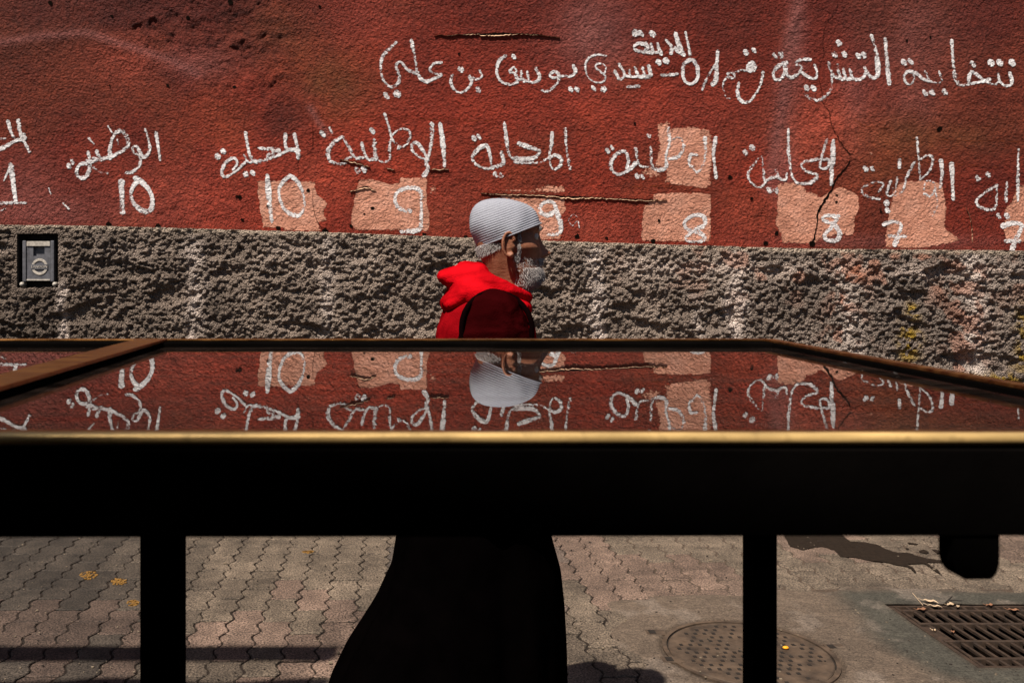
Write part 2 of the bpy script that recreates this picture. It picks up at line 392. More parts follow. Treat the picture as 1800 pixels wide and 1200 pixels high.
def plaster_col(x, z):
    c = np.ones(x.shape+(3,))*np.array([0.232, 0.0270, 0.0118])
    t = fbm(x, z, 1.1, 4, 61)[..., None]
    c = c*(0.42+1.0*t)*(1-0.40*sstep(2.45, 3.35, z+0.25*(fbm(x, z, .5, 3, 66)-.5)))[..., None]*(1-0.35*sstep(1.9, 3.4, np.abs(x-0.8)))[..., None]*(1-0.60*np.exp(-((x+2.8)/1.4)**2-((z-3.4)/.6)**2))[..., None]  # vignette painted in: darker towards the top, sides and upper-left corner
    t2 = sstep(0.45, 0.7, fbm(x, z, 0.7, 4, 71))[..., None]
    c = c*(1-t2*0.5)+t2*0.5*np.array([0.17, 0.036, 0.014])
    px = x*WS+PX; py = PY-(z-CAM_Z)*WS
    def blob(cx, cy, rx, ry, col, a):
        nonlocal c
        k = (a*np.exp(-(((px-cx)/rx)**2+((py-cy)/ry)**2))*(0.6+0.8*fbm(x, z, 0.12, 3, int(cx))))[..., None]
        k = np.clip(k, 0, 1); c = c*(1-k)+k*np.array(col)
    plum = (0.21, 0.075, 0.065); dk = (0.10, 0.017, 0.009); olive = (0.13, 0.042, 0.013); brt = (0.33, 0.060, 0.034)
    blob(1045, 60, 70, 70, plum, .75); blob(1600, 60, 90, 90, plum, .45); blob(1380, 260, 25, 110, plum, .75); blob(1400, 80, 20, 90, plum, .6)
    blob(350, 110, 70, 30, plum, .5); blob(1500, 190, 30, 80, plum, .5); blob(80, 370, 180, 40, plum, .45); blob(40, 320, 60, 60, plum, .3)
    blob(1600, 190, 60, 60, plum, .35); blob(1560, 425, 200, 14, plum, .5)
    blob(590, 150, 80, 60, olive, .8); blob(500, 60, 70, 60, olive, .5); blob(1640, 240, 200, 40, olive, .7); blob(1540, 300, 80, 60, olive, .5)
    blob(500, 210, 45, 40, dk, .8); blob(60, 10, 200, 45, dk, .8); blob(420, 90, 70, 40, dk, .5); blob(1540, 30, 40, 60, dk, .7); blob(1740, 40, 130, 90, dk, .5)  # top-corner blobs deepen the painted vignette
    blob(1300, 60, 50, 120, dk, .4); blob(720, 150, 60, 60, dk, .3); blob(150, 200, 100, 40, dk, .35); blob(1750, 200, 100, 60, dk, .4); blob(1520, 390, 60, 60, dk, .35)
    blob(300, 340, 150, 70, brt, .5); blob(1450, 230, 70, 60, brt, .8); blob(220, 110, 80, 40, brt, .5); blob(1200, 210, 200, 60, brt, .25); blob(560, 330, 60, 60, brt, .3)
    blob(1050, 400, 90, 40, brt, .5); blob(780, 370, 50, 40, brt, .4); blob(1300, 380, 50, 40, brt, .3); blob(640, 30, 90, 50, brt, .35)
    for pts, wd, a in (([(0, 75), (60, 66), (150, 58), (220, 80), (300, 105), (345, 130)], 8, .55), ([(545, 190), (560, 215), (575, 235)], 6, .6), ([(1405, 0), (1385, 90), (1375, 200), (1350, 330)], 12, .55), ([(60, 130), (62, 230)], 5, -.4)):
        d = seg_dist(px, py, pts); k = (abs(a)*np.exp(-(d/wd)**2))[..., None]
        c = c*(1-k)+k*np.array(plum if a > 0 else dk)
    # thin worn band just above the stone base
    return np.clip(c, 0.004, 1)

wall = empty('wall', (0, WY, 0), 'long red plastered wall with rough grey stone base and chalk painted Arabic words', 'wall')
def grid(xs, zs):
    X, Z = np.meshgrid(xs, zs); nx, nz = len(xs), len(zs)
    i = np.arange(nx*nz).reshape(nz, nx)
    Fq = np.stack([i[:-1, :-1], i[:-1, 1:], i[1:, 1:], i[1:, :-1]], -1).reshape(-1, 4)
    return X, Z, Fq
xs = np.concatenate([np.arange(-13, -3.2, 0.08), np.arange(-3.2, 4.9, 0.011), np.arange(4.9, 13.01, 0.08)])
zs = np.concatenate([[1.2, 1.3, 1.4], np.arange(1.45, 3.55, 0.011), np.arange(3.55, 6.2, 0.08)])
X, Z, Fq = grid(xs, zs)
H = plaster_h(X, Z)
fz = Z.ravel()[Fq].max(1); fx = X.ravel()[Fq].mean(1); Fq = Fq[fz > dado_top(fx)-0.05]
GRX, GRZ, GRH = xs, zs, H
def surf(x, z):
    x = np.asarray(x, float); z = np.asarray(z, float)
    i = np.clip(np.searchsorted(GRX, x)-1, 0, len(GRX)-2); j = np.clip(np.searchsorted(GRZ, z)-1, 0, len(GRZ)-2)
    u = (x-GRX[i])/(GRX[i+1]-GRX[i]); v = (z-GRZ[j])/(GRZ[j+1]-GRZ[j])
    return (GRH[j, i]*(1-u)+GRH[j, i+1]*u)*(1-v)+(GRH[j+1, i]*(1-u)+GRH[j+1, i+1]*u)*v
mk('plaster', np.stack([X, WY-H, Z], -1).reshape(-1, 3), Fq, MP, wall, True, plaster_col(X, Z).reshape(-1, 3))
box('wall_core', (0, WY+0.22, 3.1), (26, 0.36, 6.2), MP and mat_plain('wall_masonry', (0.17, 0.035, 0.02), 0.9, 0.3), wall)

# rough stone dado, standing proud of the plaster, with the recess for the meter box left open
def dado_h(x, z):
    n1 = fbm(x, z, 0.30, 3, 101); n2 = fbm(x*0.75+z*0.25, z, 0.062, 3, 111)
    n3 = fbm(x, z, 0.022, 2, 121); b = 1-np.abs(n2-0.5)*2
    n4 = fbm(x*0.8-z*0.3, z*1.3, 0.19, 2, 127)
    h = 0.050+0.040*(n1-0.5)+0.028*(b-0.72)+0.046*(n3-0.5)+0.034*(n4-0.5)
    h = h-0.030*sstep(0.60, 0.72, fbm(x*0.5, z, 0.16, 3, 131))
    top = dado_top(x)-z
    h = np.where(top < 0.10, h*np.clip(0.55+top*4.5, 0, 1)+0.020*(1-np.clip(top/0.10, 0, 1)), h)
    return h
def dado_col(x, z):
    px = x*WS+PX; py = PY-(z-CAM_Z)*WS
    c = np.ones(x.shape+(3,))*(np.array([0.270, 0.205, 0.162])*(0.55+0.45*sstep(-100, 650, px))[..., None])  # left end darkened in the colour, as a vignette would
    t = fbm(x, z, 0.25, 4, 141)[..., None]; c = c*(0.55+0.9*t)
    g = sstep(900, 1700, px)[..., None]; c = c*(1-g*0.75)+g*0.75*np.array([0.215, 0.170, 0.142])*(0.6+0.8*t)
    def mixin(k, col):
        nonlocal c
        k = np.clip(k, 0, 1)[..., None]; c = c*(1-k)+k*np.array(col)
    wob = (fbm(x, z, 0.10, 3, 151)-0.5)*30
    for cx, w, a, y0, y1 in ((112, 6, .7, 500, 600), (345, 14, .6, 425, 600), (575, 12, .45, 415, 600), (1045, 13, .85, 440, 600), (1290, 16, .85, 445, 620), (1490, 20, .6, 460, 640), (1705, 22, .75, 450, 680), (1220, 10, .35, 520, 640), (-150, 12, .5, 420, 620), (1990, 16, .6, 440, 700)):
        k = a*np.exp(-((px+wob-cx)/w)**2)*sstep(y0-20, y0+10, py)*(1-sstep(y1, y1+60, py))*(0.45+1.5*fbm(x, z, 0.05, 2, 160+cx % 7))
        mixin(k*0.85, (0.70, 0.57, 0.49))
    band = np.exp(-((py-(dado_py(px)+38+wob*0.4))/12)**2)*0.65*sstep(950, 1150, px)*(0.3+fbm(x, z, 0.08, 2, 171)); mixin(band, (0.62, 0.48, 0.40))
    band = np.exp(-((py-(dado_py(px)+45+wob))/20)**2)*0.35*(fbm(x, z, 0.2, 2, 172) > 0.5); mixin(band, (0.50, 0.39, 0.32))
    pk = sstep(0.56, 0.66, fbm(x, z, 0.14, 3, 181))*sstep(1000, 1400, px)*0.65*np.exp(-((py-460)/60)**2)+0.6*np.exp(-((px+wob-1480)/34)**2)*sstep(0.5, 0.6, fbm(x, z, 0.07, 2, 183))+0.6*np.exp(-((px+wob-1690)/40)**2)*sstep(0.5, 0.6, fbm(x, z, 0.07, 2, 184))
    mixin(pk, (0.40, 0.17, 0.105))
    for cx, cy, rx, ry in ((1592, 595, 16, 35), (1600, 545, 10, 12), (1795, 570, 18, 30), (1750, 665, 60, 10), (1790, 620, 14, 30), (1585, 615, 12, 20)):
        k = 1.1*np.exp(-(((px+wob*.5-cx)/rx)**2+((py-cy)/ry)**2))*sstep(0.40, 0.55, fbm(x, z, 0.04, 2, 191)); mixin(k, (0.32, 0.20, 0.03))
    k = 0.9*np.exp(-((py-dado_py(px)-3)/4.0)**2); mixin(k, (0.46, 0.36, 0.27))  # pale line paints the sunlight caught along the top ledge
    return np.clip(c, 0.01, 1)
def dado_py(px): return np.interp(px, DL_px, DL_py)
RX0, RX1, RZ0, RZ1 = wx(35), wx(106), wz(505), wz(411)     # recess for the meter box
xs = np.concatenate([np.arange(-13, -3.0, 0.06), np.arange(-3.0, 4.7, 0.0072), np.arange(4.7, 13.01, 0.06)])
nz = 235
vv = np.concatenate([np.linspace(0, 0.52, 60, endpoint=False), np.linspace(0.52, 1, nz-60)])
X = np.tile(xs, (nz, 1)); T = dado_top(xs)+0.006*(fbm(xs, xs*0, 0.05, 2, 77)-0.5); Z = vv[:, None]*T[None, :]
H = np.maximum(dado_h(X, Z), 0.012)
edge_in = np.minimum(np.minimum(X-RX0, RX1-X), np.minimum(Z-RZ0, RZ1-Z))
ring = np.exp(-(np.clip(-edge_in, 0, 1)/0.03)**2); H = H*(1-ring)+0.045*ring
P = np.stack([X, WY-H, Z], -1)
nx = len(xs); i = np.arange(nx*nz).reshape(nz, nx)
Fq = np.stack([i[:-1, :-1], i[:-1, 1:], i[1:, 1:], i[1:, :-1]], -1)
cx_ = (X[:-1, :-1]+X[1:, 1:])/2; cz_ = (Z[:-1, :-1]+Z[1:, 1:])/2
keep = ~((cx_ > RX0) & (cx_ < RX1) & (cz_ > RZ0) & (cz_ < RZ1))
Fq = Fq[keep]
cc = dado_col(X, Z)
# top ledge running back into the wall
led = np.stack([xs, np.full(nx, WY+0.02), T+0.002], -1)
Pv = np.concatenate([P.reshape(-1, 3), led]); cl = np.concatenate([cc.reshape(-1, 3), np.tile([0.42, 0.30, 0.20], (nx, 1))])  # ledge made paler, its sunlit look put into the colour
top = i[-1]; li = np.arange(nx)+nx*nz
Fl = np.stack([top[:-1], top[1:], li[1:], li[:-1]], -1)
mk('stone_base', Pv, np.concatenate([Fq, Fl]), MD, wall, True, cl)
setp(wall.children[-1] if False else bpy.data.objects['stone_base'], 'rough grey cement base course with pale lime streaks')

# --- paint on the plaster ------------------------------------------------------------------
def wpt(px, py, off):
    x = np.array([wx(px)]); z = np.array([wz(py)])
    return (x[0], WY-surf(x, z)[0]-off, z[0])
def catmull(pts, step):
    P = [np.array(p, float) for p in pts]
    if len(P) == 2:
        n = max(2, int(np.linalg.norm(P[1]-P[0])/step)+1)
        return [P[0]+(P[1]-P[0])*k/n for k in range(n+1)]
    Q = [2*P[0]-P[1]]+P+[2*P[-1]-P[-2]]; out = []
    for k in range(1, len(Q)-2):
        a, b, c, d = Q[k-1:k+3]; n = max(2, int(np.linalg.norm(c-b)/step)+1)
        for q in range(n):
            t = q/n
            out.append(0.5*((2*b)+(-a+c)*t+(2*a-5*b+4*c-d)*t*t+(-a+3*b-3*c+d)*t**3))
    out.append(P[-1]); return out
stroke_no = 0
def stroke_mesh(reg, pts, width, wear):
    """ribbon in photo pixels -> verts on the wall plane; edge value grows to the rim"""
    global stroke_no
    stroke_no += 1
    k = REG[reg][2]; w = width/k/2*1.18
    rnd = random.Random(stroke_no)
    Q = catmull(conv(reg, pts), 2.2)
    # round ends
    d0 = Q[0]-Q[1]; d0 /= np.linalg.norm(d0)+1e-9; d1 = Q[-1]-Q[-2]; d1 /= np.linalg.norm(d1)+1e-9
    ends0 = [(Q[0]+d0*w*0.9, 0.3), (Q[0]+d0*w*0.55, 0.8)]; ends1 = [(Q[-1]+d1*w*0.55, 0.8), (Q[-1]+d1*w*0.9, 0.3)]
    seq = ends0+[(q, 1.0) for q in Q]+ends1
    V = []; E = []; Fc = []; nn = 7
    n = len(seq); ph = rnd.random()*10
    for a in range(n):
        p, s = seq[a]; t = seq[min(a+1, n-1)][0]-seq[max(a-1, 0)][0]; L = np.linalg.norm(t); t = t/(L+1e-9); nr = np.array([-t[1], t[0]])
        ww = w*s*(0.92+0.20*math.sin(a*0.16+ph)+0.08*rnd.random())
        we = wear+0.16*math.sin(a*0.11+ph*2)+0.15*a/n
        for b in range(nn):
            u = -1+2*b/(nn-1); q = p+nr*ww*u
            V.append(q); E.append(we+0.95*abs(u)**3+(0.35 if s < 0.5 else 0))
    for a in range(n-1):
        for b in range(nn-1):
            i0 = a*nn+b; Fc.append((i0, i0+1, i0+nn+1, i0+nn))
    return V, Fc, E
def word(name, reg, strokes, label, dots=(), dw=22):
    global lay
    lay = lay+1 if 'lay' in globals() else 0
    V = []; Fc = []; E = []; OF = []
    items = [(s[0], s[1], s[2] if len(s) > 2 else 0.15) for s in strokes]+[([(d[0]-dw*0.12, d[1]-dw*0.16), (d[0]+dw*0.12, d[1]+dw*0.16)], dw*1.15, 0.12) for d in dots]
    for j, (pts, w, wear) in enumerate(items):
        if name == 'painted_number': w, wear = w*1.10, wear-0.20
        v, f, e = stroke_mesh(reg, pts, w, wear); n = len(V)
        V += list(v); E += e; Fc += [tuple(q+n for q in t) for t in f]; OF += [0.0030+0.00018*(j % 9)]*len(v)
    V = np.array(V); x = wx(V[:, 0]); z = wz(V[:, 1]); y = WY-surf(x, z)-np.array(OF)
    o = mk(name, np.stack([x, y, z], -1), [t[::-1] for t in Fc], MC, wall, True, None, E)
    o['label'] = label
def patch(reg, pts, label, wear=0.0, off=0.0016):
    P2 = conv(reg, pts); P2 = [np.array(p) for p in P2]
    # wobbly outline
    out = []
    for a in range(len(P2)):
        p, q = P2[a], P2[(a+1) % len(P2)]; n = max(1, int(np.linalg.norm(q-p)/4))
        for t in range(n):
            r = p+(q-p)*t/n; out.append(r+np.array([random.uniform(-1, 1), random.uniform(-1, 1)])*0.9)
    out = np.array(out); x0, y0 = out.min(0); x1, y1 = out.max(0)
    def inside(pt):
        c = False; n = len(out); j = n-1
        for i_ in range(n):
            if (out[i_][1] > pt[1]) != (out[j][1] > pt[1]) and pt[0] < (out[j][0]-out[i_][0])*(pt[1]-out[i_][1])/(out[j][1]-out[i_][1])+out[i_][0]: c = not c
            j = i_
        return c
    closed = [tuple(p) for p in out]+[tuple(out[0])]
    ins = []
    for gx in np.arange(x0, x1, 3.2):
        for gy in np.arange(y0, y1, 3.2):
            pt = (gx+random.uniform(-.4, .4), gy+random.uniform(-.4, .4))
            if inside(pt): ins.append(pt)
    ins = np.array(ins); d = seg_dist(ins[:, 0], ins[:, 1], closed); ins = ins[d > 2.0]; d = d[d > 2.0]
    allp = [Vector(p) for p in out]+[Vector(p) for p in ins]
    r = delaunay_2d_cdt(allp, [], [list(range(len(out)))], 1, 1e-6)
    V = np.array([tuple(p) for p in r[0]]); x = wx(V[:, 0]); z = wz(V[:, 1])
    d = seg_dist(V[:, 0], V[:, 1], closed)
    E = wear+0.75*np.exp(-d/3.0)
    y = WY-surf(x, z)-off
    o = mk('paint_patch', np.stack([x, y, z], -1), [tuple(f)[::-1] for f in r[2]], MPA, wall, True, None, E)
    o['label'] = label
    # face the street
    if o.data.polygons[0].normal.y > 0: o.data.flip_normals()

patch('6', [(405, 555), (480, 550), (560, 552), (700, 555), (815, 550), (825, 650), (905, 700), (880, 760), (900, 830), (840, 845), (860, 908), (600, 900), (600, 880), (450, 880), (425, 740)], 'peach paint patch behind the number 10')
patch('6', [(1125, 530), (1240, 545), (1320, 570), (1410, 570), (1415, 530), (1605, 530), (1600, 700), (1620, 800), (1620, 905), (1090, 895), (1065, 840), (1085, 700)], 'peach paint patch behind the number 9 left of the man')
patch('6', [(1610, 570), (1690, 560), (1670, 650), (1612, 650)], 'faint peach smear', 0.55)
patch('7', [(420, 525), (560, 545), (700, 545), (790, 555), (800, 620), (765, 660), (780, 790), (620, 790), (480, 700)], 'peach paint patch behind the man', 0.05)
patch('7', [(410, 515), (470, 495), (620, 490), (700, 470), (790, 465), (800, 525), (560, 525)], 'worn peach smear above the crack', 0.42)
patch('7', [(1315, 115), (1400, 100), (1405, 150), (1480, 135), (1640, 150), (1650, 250), (1640, 480), (1600, 500), (1480, 490), (1360, 465), (1375, 390), (1310, 370), (1330, 240)], 'upper brushed peach patch', 0.30)
patch('7', [(1300, 525), (1560, 515), (1635, 530), (1635, 800), (1230, 800), (1245, 600), (1300, 560)], 'lower peach paint patch')
patch('7', [(1225, 370), (1320, 370), (1370, 440), (1280, 440), (1215, 410)], 'worn peach smear', 0.5)
patch('8', [(305, 490), (390, 485), (460, 510), (480, 545), (530, 550), (560, 580), (620, 540), (690, 510), (790, 565), (795, 640), (770, 700), (770, 790), (740, 810), (690, 800), (560, 830), (520, 865), (330, 855), (320, 800), (290, 740), (300, 600)], 'peach paint patch split by the long crack')
patch('8', [(1010, 520), (1060, 480), (1200, 475), (1300, 490), (1330, 640), (1320, 770), (1420, 830), (1380, 850), (1180, 885), (960, 880), (960, 780), (985, 640)], 'peach paint patch behind the left 7')
patch('8', [(1760, 510), (1830, 500), (1900, 520), (1920, 850), (1700, 850), (1680, 780), (1690, 640), (1730, 600)], 'peach paint patch at the right end')
patch('8', [(820, 300), (900, 285), (880, 330), (820, 330)], 'small worn smear', 0.6)

# top line
word('painted_word', '4', [([(1690, 520), (1705, 560), (1698, 600), (1660, 605), (1620, 570), (1610, 530)], 24), ([(1620, 575), (1585, 600), (1535, 582), (1480, 545), (1440, 512), (1412, 520), (1402, 568)], 24, .2),
     ([(1550, 562), (1480, 580), (1400, 595), (1345, 600), (1312, 560), (1297, 450), (1285, 290)], 26)], 'white painted word at the right end of the top line', [(1562, 445), (1622, 445), (1710, 445), (1435, 455)], 36)
word('painted_word', '4', [([(1195, 510), (1215, 560), (1205, 585), (1150, 578), (1120, 550), (1100, 505)], 20, .4), ([(1140, 576), (1090, 560), (1040, 520), (990, 505), (955, 530), (965, 580), (1000, 595), (1025, 560), (1015, 520)], 22, .15)],
     'white painted word with two dots above and three below, top line', [(953, 440), (1000, 435), (1100, 655), (1150, 655), (1237, 650)], 34)
word('painted_word', '4', [([(822, 280), (835, 440), (850, 590)], 30, .05), ([(727, 255), (750, 330), (770, 450), (765, 530), (735, 550), (700, 520), (680, 480)], 30, .1),
     ([(690, 500), (670, 545), (630, 560), (592, 550), (575, 490)], 22), ([(590, 550), (548, 552), (530, 490)], 26), ([(545, 555), (510, 550), (487, 460)], 24), ([(500, 550), (460, 530), (425, 445)], 26),
     ([(425, 440), (445, 520), (450, 600), (420, 660), (370, 700), (310, 700), (260, 665)], 24, .35), ([(330, 460), (345, 510), (335, 550), (290, 545), (238, 510)], 22, .1),
     ([(295, 418), (230, 420), (195, 450), (235, 472), (210, 520), (170, 545), (135, 525), (112, 470)], 26, .2), ([(130, 440), (80, 460), (42, 510), (52, 555), (92, 555), (125, 500), (130, 445)], 26, .12)],
     'long white painted word crossed by the crack, top line', [(50, 392), (93, 388), (500, 302), (467, 387), (537, 382), (634, 394), (672, 390), (272, 620), (322, 620)], 32)
word('painted_word', '3', [([(1330, 650), (1318, 720), (1345, 785), (1400, 798), (1450, 750), (1500, 660), (1520, 565)], 26), ([(1400, 520), (1430, 492), (1452, 520), (1430, 550), (1398, 535)], 34, 0),
     ([(1400, 552), (1340, 552), (1285, 580)], 24, .25), ([(1240, 575), (1285, 568), (1292, 605), (1255, 605), (1240, 580)], 22, .2), ([(1240, 600), (1210, 640), (1208, 700), (1230, 760), (1265, 772)], 16, .35)],
     'white painted short word with a deep bowl, top line', [(1385, 410), (1447, 393)], 34)
word('painted_number', '3', [([(1162, 405), (1155, 520), (1150, 620), (1125, 660)], 30, .2), ([(1045, 700), (1085, 600), (1145, 500)], 18, .25), ([(945, 468), (895, 510), (890, 590), (915, 645), (965, 655), (1003, 610), (1003, 530), (975, 480), (940, 468)], 24, .15), ([(725, 590), (845, 583)], 28, .5)],
     'white painted number and dash in the top line', [(700, 492), (757, 480)], 34)
word('painted_word', '3', [([(910, 258), (928, 340), (945, 430)], 26, .2), ([(832, 265), (870, 390), (895, 430)], 34, .05), ([(895, 430), (850, 405), (815, 372), (790, 420)], 26, .1), ([(760, 320), (800, 370), (795, 420)], 28, .1),
     ([(718, 425), (700, 385), (690, 348)], 30, 0), ([(715, 412), (660, 412), (640, 352)], 30, 0), ([(650, 418), (600, 408)], 26), ([(600, 350), (535, 345), (508, 375), (535, 405), (595, 405), (610, 370)], 34, 0)],
     'small dense white painted word above the top line', [(517, 262), (560, 268), (650, 270)], 40)
word('painted_word', '3', [([(620, 522), (635, 590), (595, 602), (575, 535)], 30, 0), ([(580, 600), (545, 600), (515, 535)], 30, 0), ([(540, 600), (480, 600), (470, 545)], 28, .05), ([(470, 602), (440, 595)], 24), ([(392, 510), (425, 560), (430, 600), (395, 622), (357, 562)], 28, .15), ([(460, 683), (540, 676)], 32, .35)],
     'dense white painted letters left of the dash, top line')
word('painted_letter', '3', [([(290, 440), (220, 430), (150, 460), (125, 530), (150, 610), (210, 648), (268, 640), (280, 600), (240, 560), (205, 530), (220, 502), (260, 502), (285, 530), (278, 575)], 17, .3)], 'thin white painted spiral letter, top line', [(190, 695), (268, 703)], 34)
word('painted_word', '2', [([(1522, 350), (1532, 380), (1510, 405), (1460, 405), (1415, 415), (1398, 398), (1425, 380), (1445, 405), (1430, 450), (1390, 483), (1357, 480)], 17, .15), ([(1325, 362), (1345, 410), (1325, 435), (1290, 430), (1280, 385)], 19, .2), ([(1290, 430), (1255, 425), (1245, 378)], 19, .2),
     ([(1245, 420), (1220, 415), (1215, 385)], 16, .2), ([(1188, 375), (1210, 355), (1222, 382), (1190, 385)], 16, .2), ([(1215, 390), (1230, 430), (1190, 448), (1140, 430), (1118, 380), (1130, 325), (1165, 297)], 17, .2)],
     'white painted word with a large open bowl, top line', [(1508, 475), (1540, 475), (1208, 300)], 22)
word('painted_word', '2', [([(1030, 375), (1040, 405), (1010, 420), (972, 405)], 17, .25), ([(975, 405), (985, 440), (950, 483), (905, 482), (877, 440), (885, 400)], 17, .25)], 'short white painted word between two longer ones, top line', [(930, 368), (1022, 475)], 24)
word('painted_word', '2', [([(825, 330), (790, 335), (765, 370), (790, 385), (825, 395)], 18, .15), ([(825, 400), (770, 425), (740, 430), (705, 395), (690, 320), (670, 215)], 18, .2), ([(700, 390), (650, 370), (612, 328), (588, 350), (605, 400), (598, 440), (560, 460), (520, 420), (508, 350), (525, 290), (590, 225)], 17, .25)],
     'white painted word at the left end of the top line', [(537, 507), (595, 497)], 28)
# second line with numbers
word('painted_word', '5', [([(65, 150), (85, 230), (110, 280)], 28), ([(145, 145), (165, 260), (190, 310), (235, 390)], 30), ([(-20, 380), (60, 340), (130, 300), (195, 290), (190, 260)], 34), ([(-20, 290), (50, 285)], 22, .4)], 'white painted word cut by the left edge')
word('painted_number', '5', [([(85, 495), (105, 640), (125, 785)], 34, .15), ([(85, 500), (32, 620)], 18, .4), ([(0, 797), (205, 795)], 22, .5), ([(15, 855), (45, 840)], 16, .6), ([(390, 680), (405, 725)], 10, .2), ([(505, 800), (545, 840)], 16, .35)], 'white painted number 1 at the left edge')
word('painted_word', '5', [([(1232, 240), (1250, 350), (1265, 450)], 26, 0), ([(1148, 215), (1180, 330), (1175, 400), (1130, 430), (1100, 380), (1075, 345), (1045, 360), (1062, 400), (1108, 430), (1100, 500), (1050, 550), (1000, 558)], 27, .15),
     ([(870, 440), (870, 350), (900, 260), (950, 225), (1000, 270), (1010, 340), (960, 385), (880, 430), (800, 450), (740, 450)], 34, .1), ([(855, 190), (885, 240)], 20, .2), ([(925, 290), (935, 325)], 22, .2), ([(765, 385), (785, 440)], 28), ([(698, 395), (712, 460)], 26),
     ([(760, 455), (700, 480), (640, 490), (610, 530), (615, 580), (660, 600), (700, 560), (712, 500), (690, 465)], 32, .05), ([(740, 515), (790, 550), (850, 562)], 26, .25), ([(702, 285), (735, 322)], 26, .1)],
     'white painted word above the first 10', [(550, 505), (572, 470)], 32)
word('painted_number', '5', [([(962, 630), (968, 865)], 42, 0), ([(1072, 600), (1110, 622), (1170, 680), (1203, 760), (1195, 840), (1160, 862), (1100, 840), (1045, 770), (1040, 700), (1065, 650), (1092, 622)], 34, .1)], 'white painted number 10 on bare red plaster')
word('painted_word', '6', [([(605, 228), (608, 310), (640, 335)], 28, 0), ([(672, 228), (690, 320), (698, 385)], 32, 0), ([(700, 340), (640, 333), (560, 370), (470, 400), (400, 415), (360, 380), (340, 300), (325, 215)], 28, .15), ([(425, 322), (500, 330), (560, 340)], 30, .3),
     ([(480, 370), (540, 345)], 24, .3), ([(400, 415), (345, 418), (318, 375)], 22, .3), ([(320, 425), (270, 475), (200, 520), (162, 512), (165, 460), (200, 410), (248, 392), (268, 430), (240, 470)], 22, .2)], 'white painted word above the second 10', [(130, 380), (170, 345), (328, 505), (378, 497)], 30)
word('painted_number', '6', [([(480, 520), (492, 680), (510, 830)], 30, .1), ([(640, 515), (590, 560), (560, 620), (575, 700), (620, 770), (700, 795), (735, 740), (735, 660), (700, 570), (645, 515)], 24, .25)], 'white painted number 10 on a peach patch')
word('painted_word', '6', [([(1695, 155), (1715, 300), (1725, 445)], 30, .05), ([(1635, 150), (1635, 260), (1615, 370), (1598, 420), (1605, 475), (1578, 518)], 28, .15), ([(1610, 405), (1560, 390), (1500, 340), (1500, 295), (1532, 288), (1575, 340), (1605, 400)], 24, .1),
     ([(1305, 85), (1330, 160), (1360, 260), (1412, 320)], 22, .2), ([(1400, 325), (1460, 290), (1485, 220), (1450, 188), (1390, 200), (1350, 250), (1338, 330), (1340, 400), (1300, 420), (1260, 400), (1240, 330), (1230, 265)], 20, .35), ([(1232, 270), (1240, 385)], 30, .05),
     ([(1240, 400), (1190, 400), (1160, 350), (1145, 292)], 28, 0), ([(1150, 390), (1100, 390), (1060, 330), (1012, 243)], 24, .2), ([(1000, 245), (940, 290), (905, 350), (920, 410), (980, 435), (1025, 430)], 28, .1), ([(1085, 378), (1030, 402)], 26, .15), ([(920, 180), (932, 212)], 22, .1)],
     'white painted word above the left 9', [(868, 222), (1218, 202), (1113, 478), (1157, 472)], 34)
word('painted_number', '6', [([(1490, 765), (1420, 750), (1378, 700), (1388, 640), (1440, 608), (1510, 602), (1555, 630), (1562, 720), (1560, 830), (1545, 895), (1425, 908)], 28, .3)], 'white painted number 9 on a peach patch')
word('painted_word', '7', [([(795, 155), (805, 280), (825, 382)], 18, .3), ([(720, 178), (715, 260), (705, 310), (720, 378), (758, 375), (775, 330), (740, 305), (700, 320), (640, 345), (510, 345)], 20, .25), ([(532, 238), (590, 260), (648, 282), (610, 322), (505, 325)], 25, .1),
     ([(447, 122), (460, 230), (477, 305), (505, 328)], 21, .15), ([(430, 290), (440, 350), (400, 370), (340, 380), (290, 360), (262, 320), (290, 275), (342, 250), (365, 310), (370, 350)], 22, .12)], 'white painted word straight above the man', [(272, 208), (300, 200), (398, 415), (427, 420)], 24)
word('painted_number', '7', [([(738, 625), (700, 648), (660, 638), (650, 605), (685, 572), (730, 580), (748, 630), (772, 715), (755, 755), (700, 760)], 22, .1)], 'white painted number 9 partly behind the cap')
word('painted_number', '7', [([(870, 660), (840, 645), (815, 680), (840, 708), (868, 680), (878, 720)], 6, .5)], 'small thin scratched 9')
word('painted_word', '7', [([(1662, 205), (1650, 300), (1665, 430)], 22, .1), ([(1600, 205), (1600, 320), (1562, 398), (1512, 350), (1520, 302), (1550, 302)], 22, .35), ([(1388, 150), (1395, 230), (1375, 300), (1372, 378), (1300, 378), (1285, 262)], 22, .15), ([(1400, 225), (1450, 202), (1478, 250), (1450, 310), (1390, 325)], 20, .25),
     ([(1290, 372), (1222, 360), (1200, 265)], 20, .3), ([(1200, 350), (1160, 390), (1100, 415), (1060, 380), (1070, 320), (1130, 280), (1158, 330), (1150, 378)], 22, .1)], 'white painted word over the upper peach patch', [(1040, 280), (1065, 262), (1275, 192), (1210, 425), (1240, 430)], 22)
word('painted_number', '7', [([(1605, 685), (1592, 652), (1535, 650), (1485, 688), (1500, 728), (1560, 745), (1600, 775), (1575, 800), (1510, 798), (1492, 778), (1530, 742), (1588, 712), (1605, 690)], 21, .15)], 'white painted number 8 on the lower peach patch')
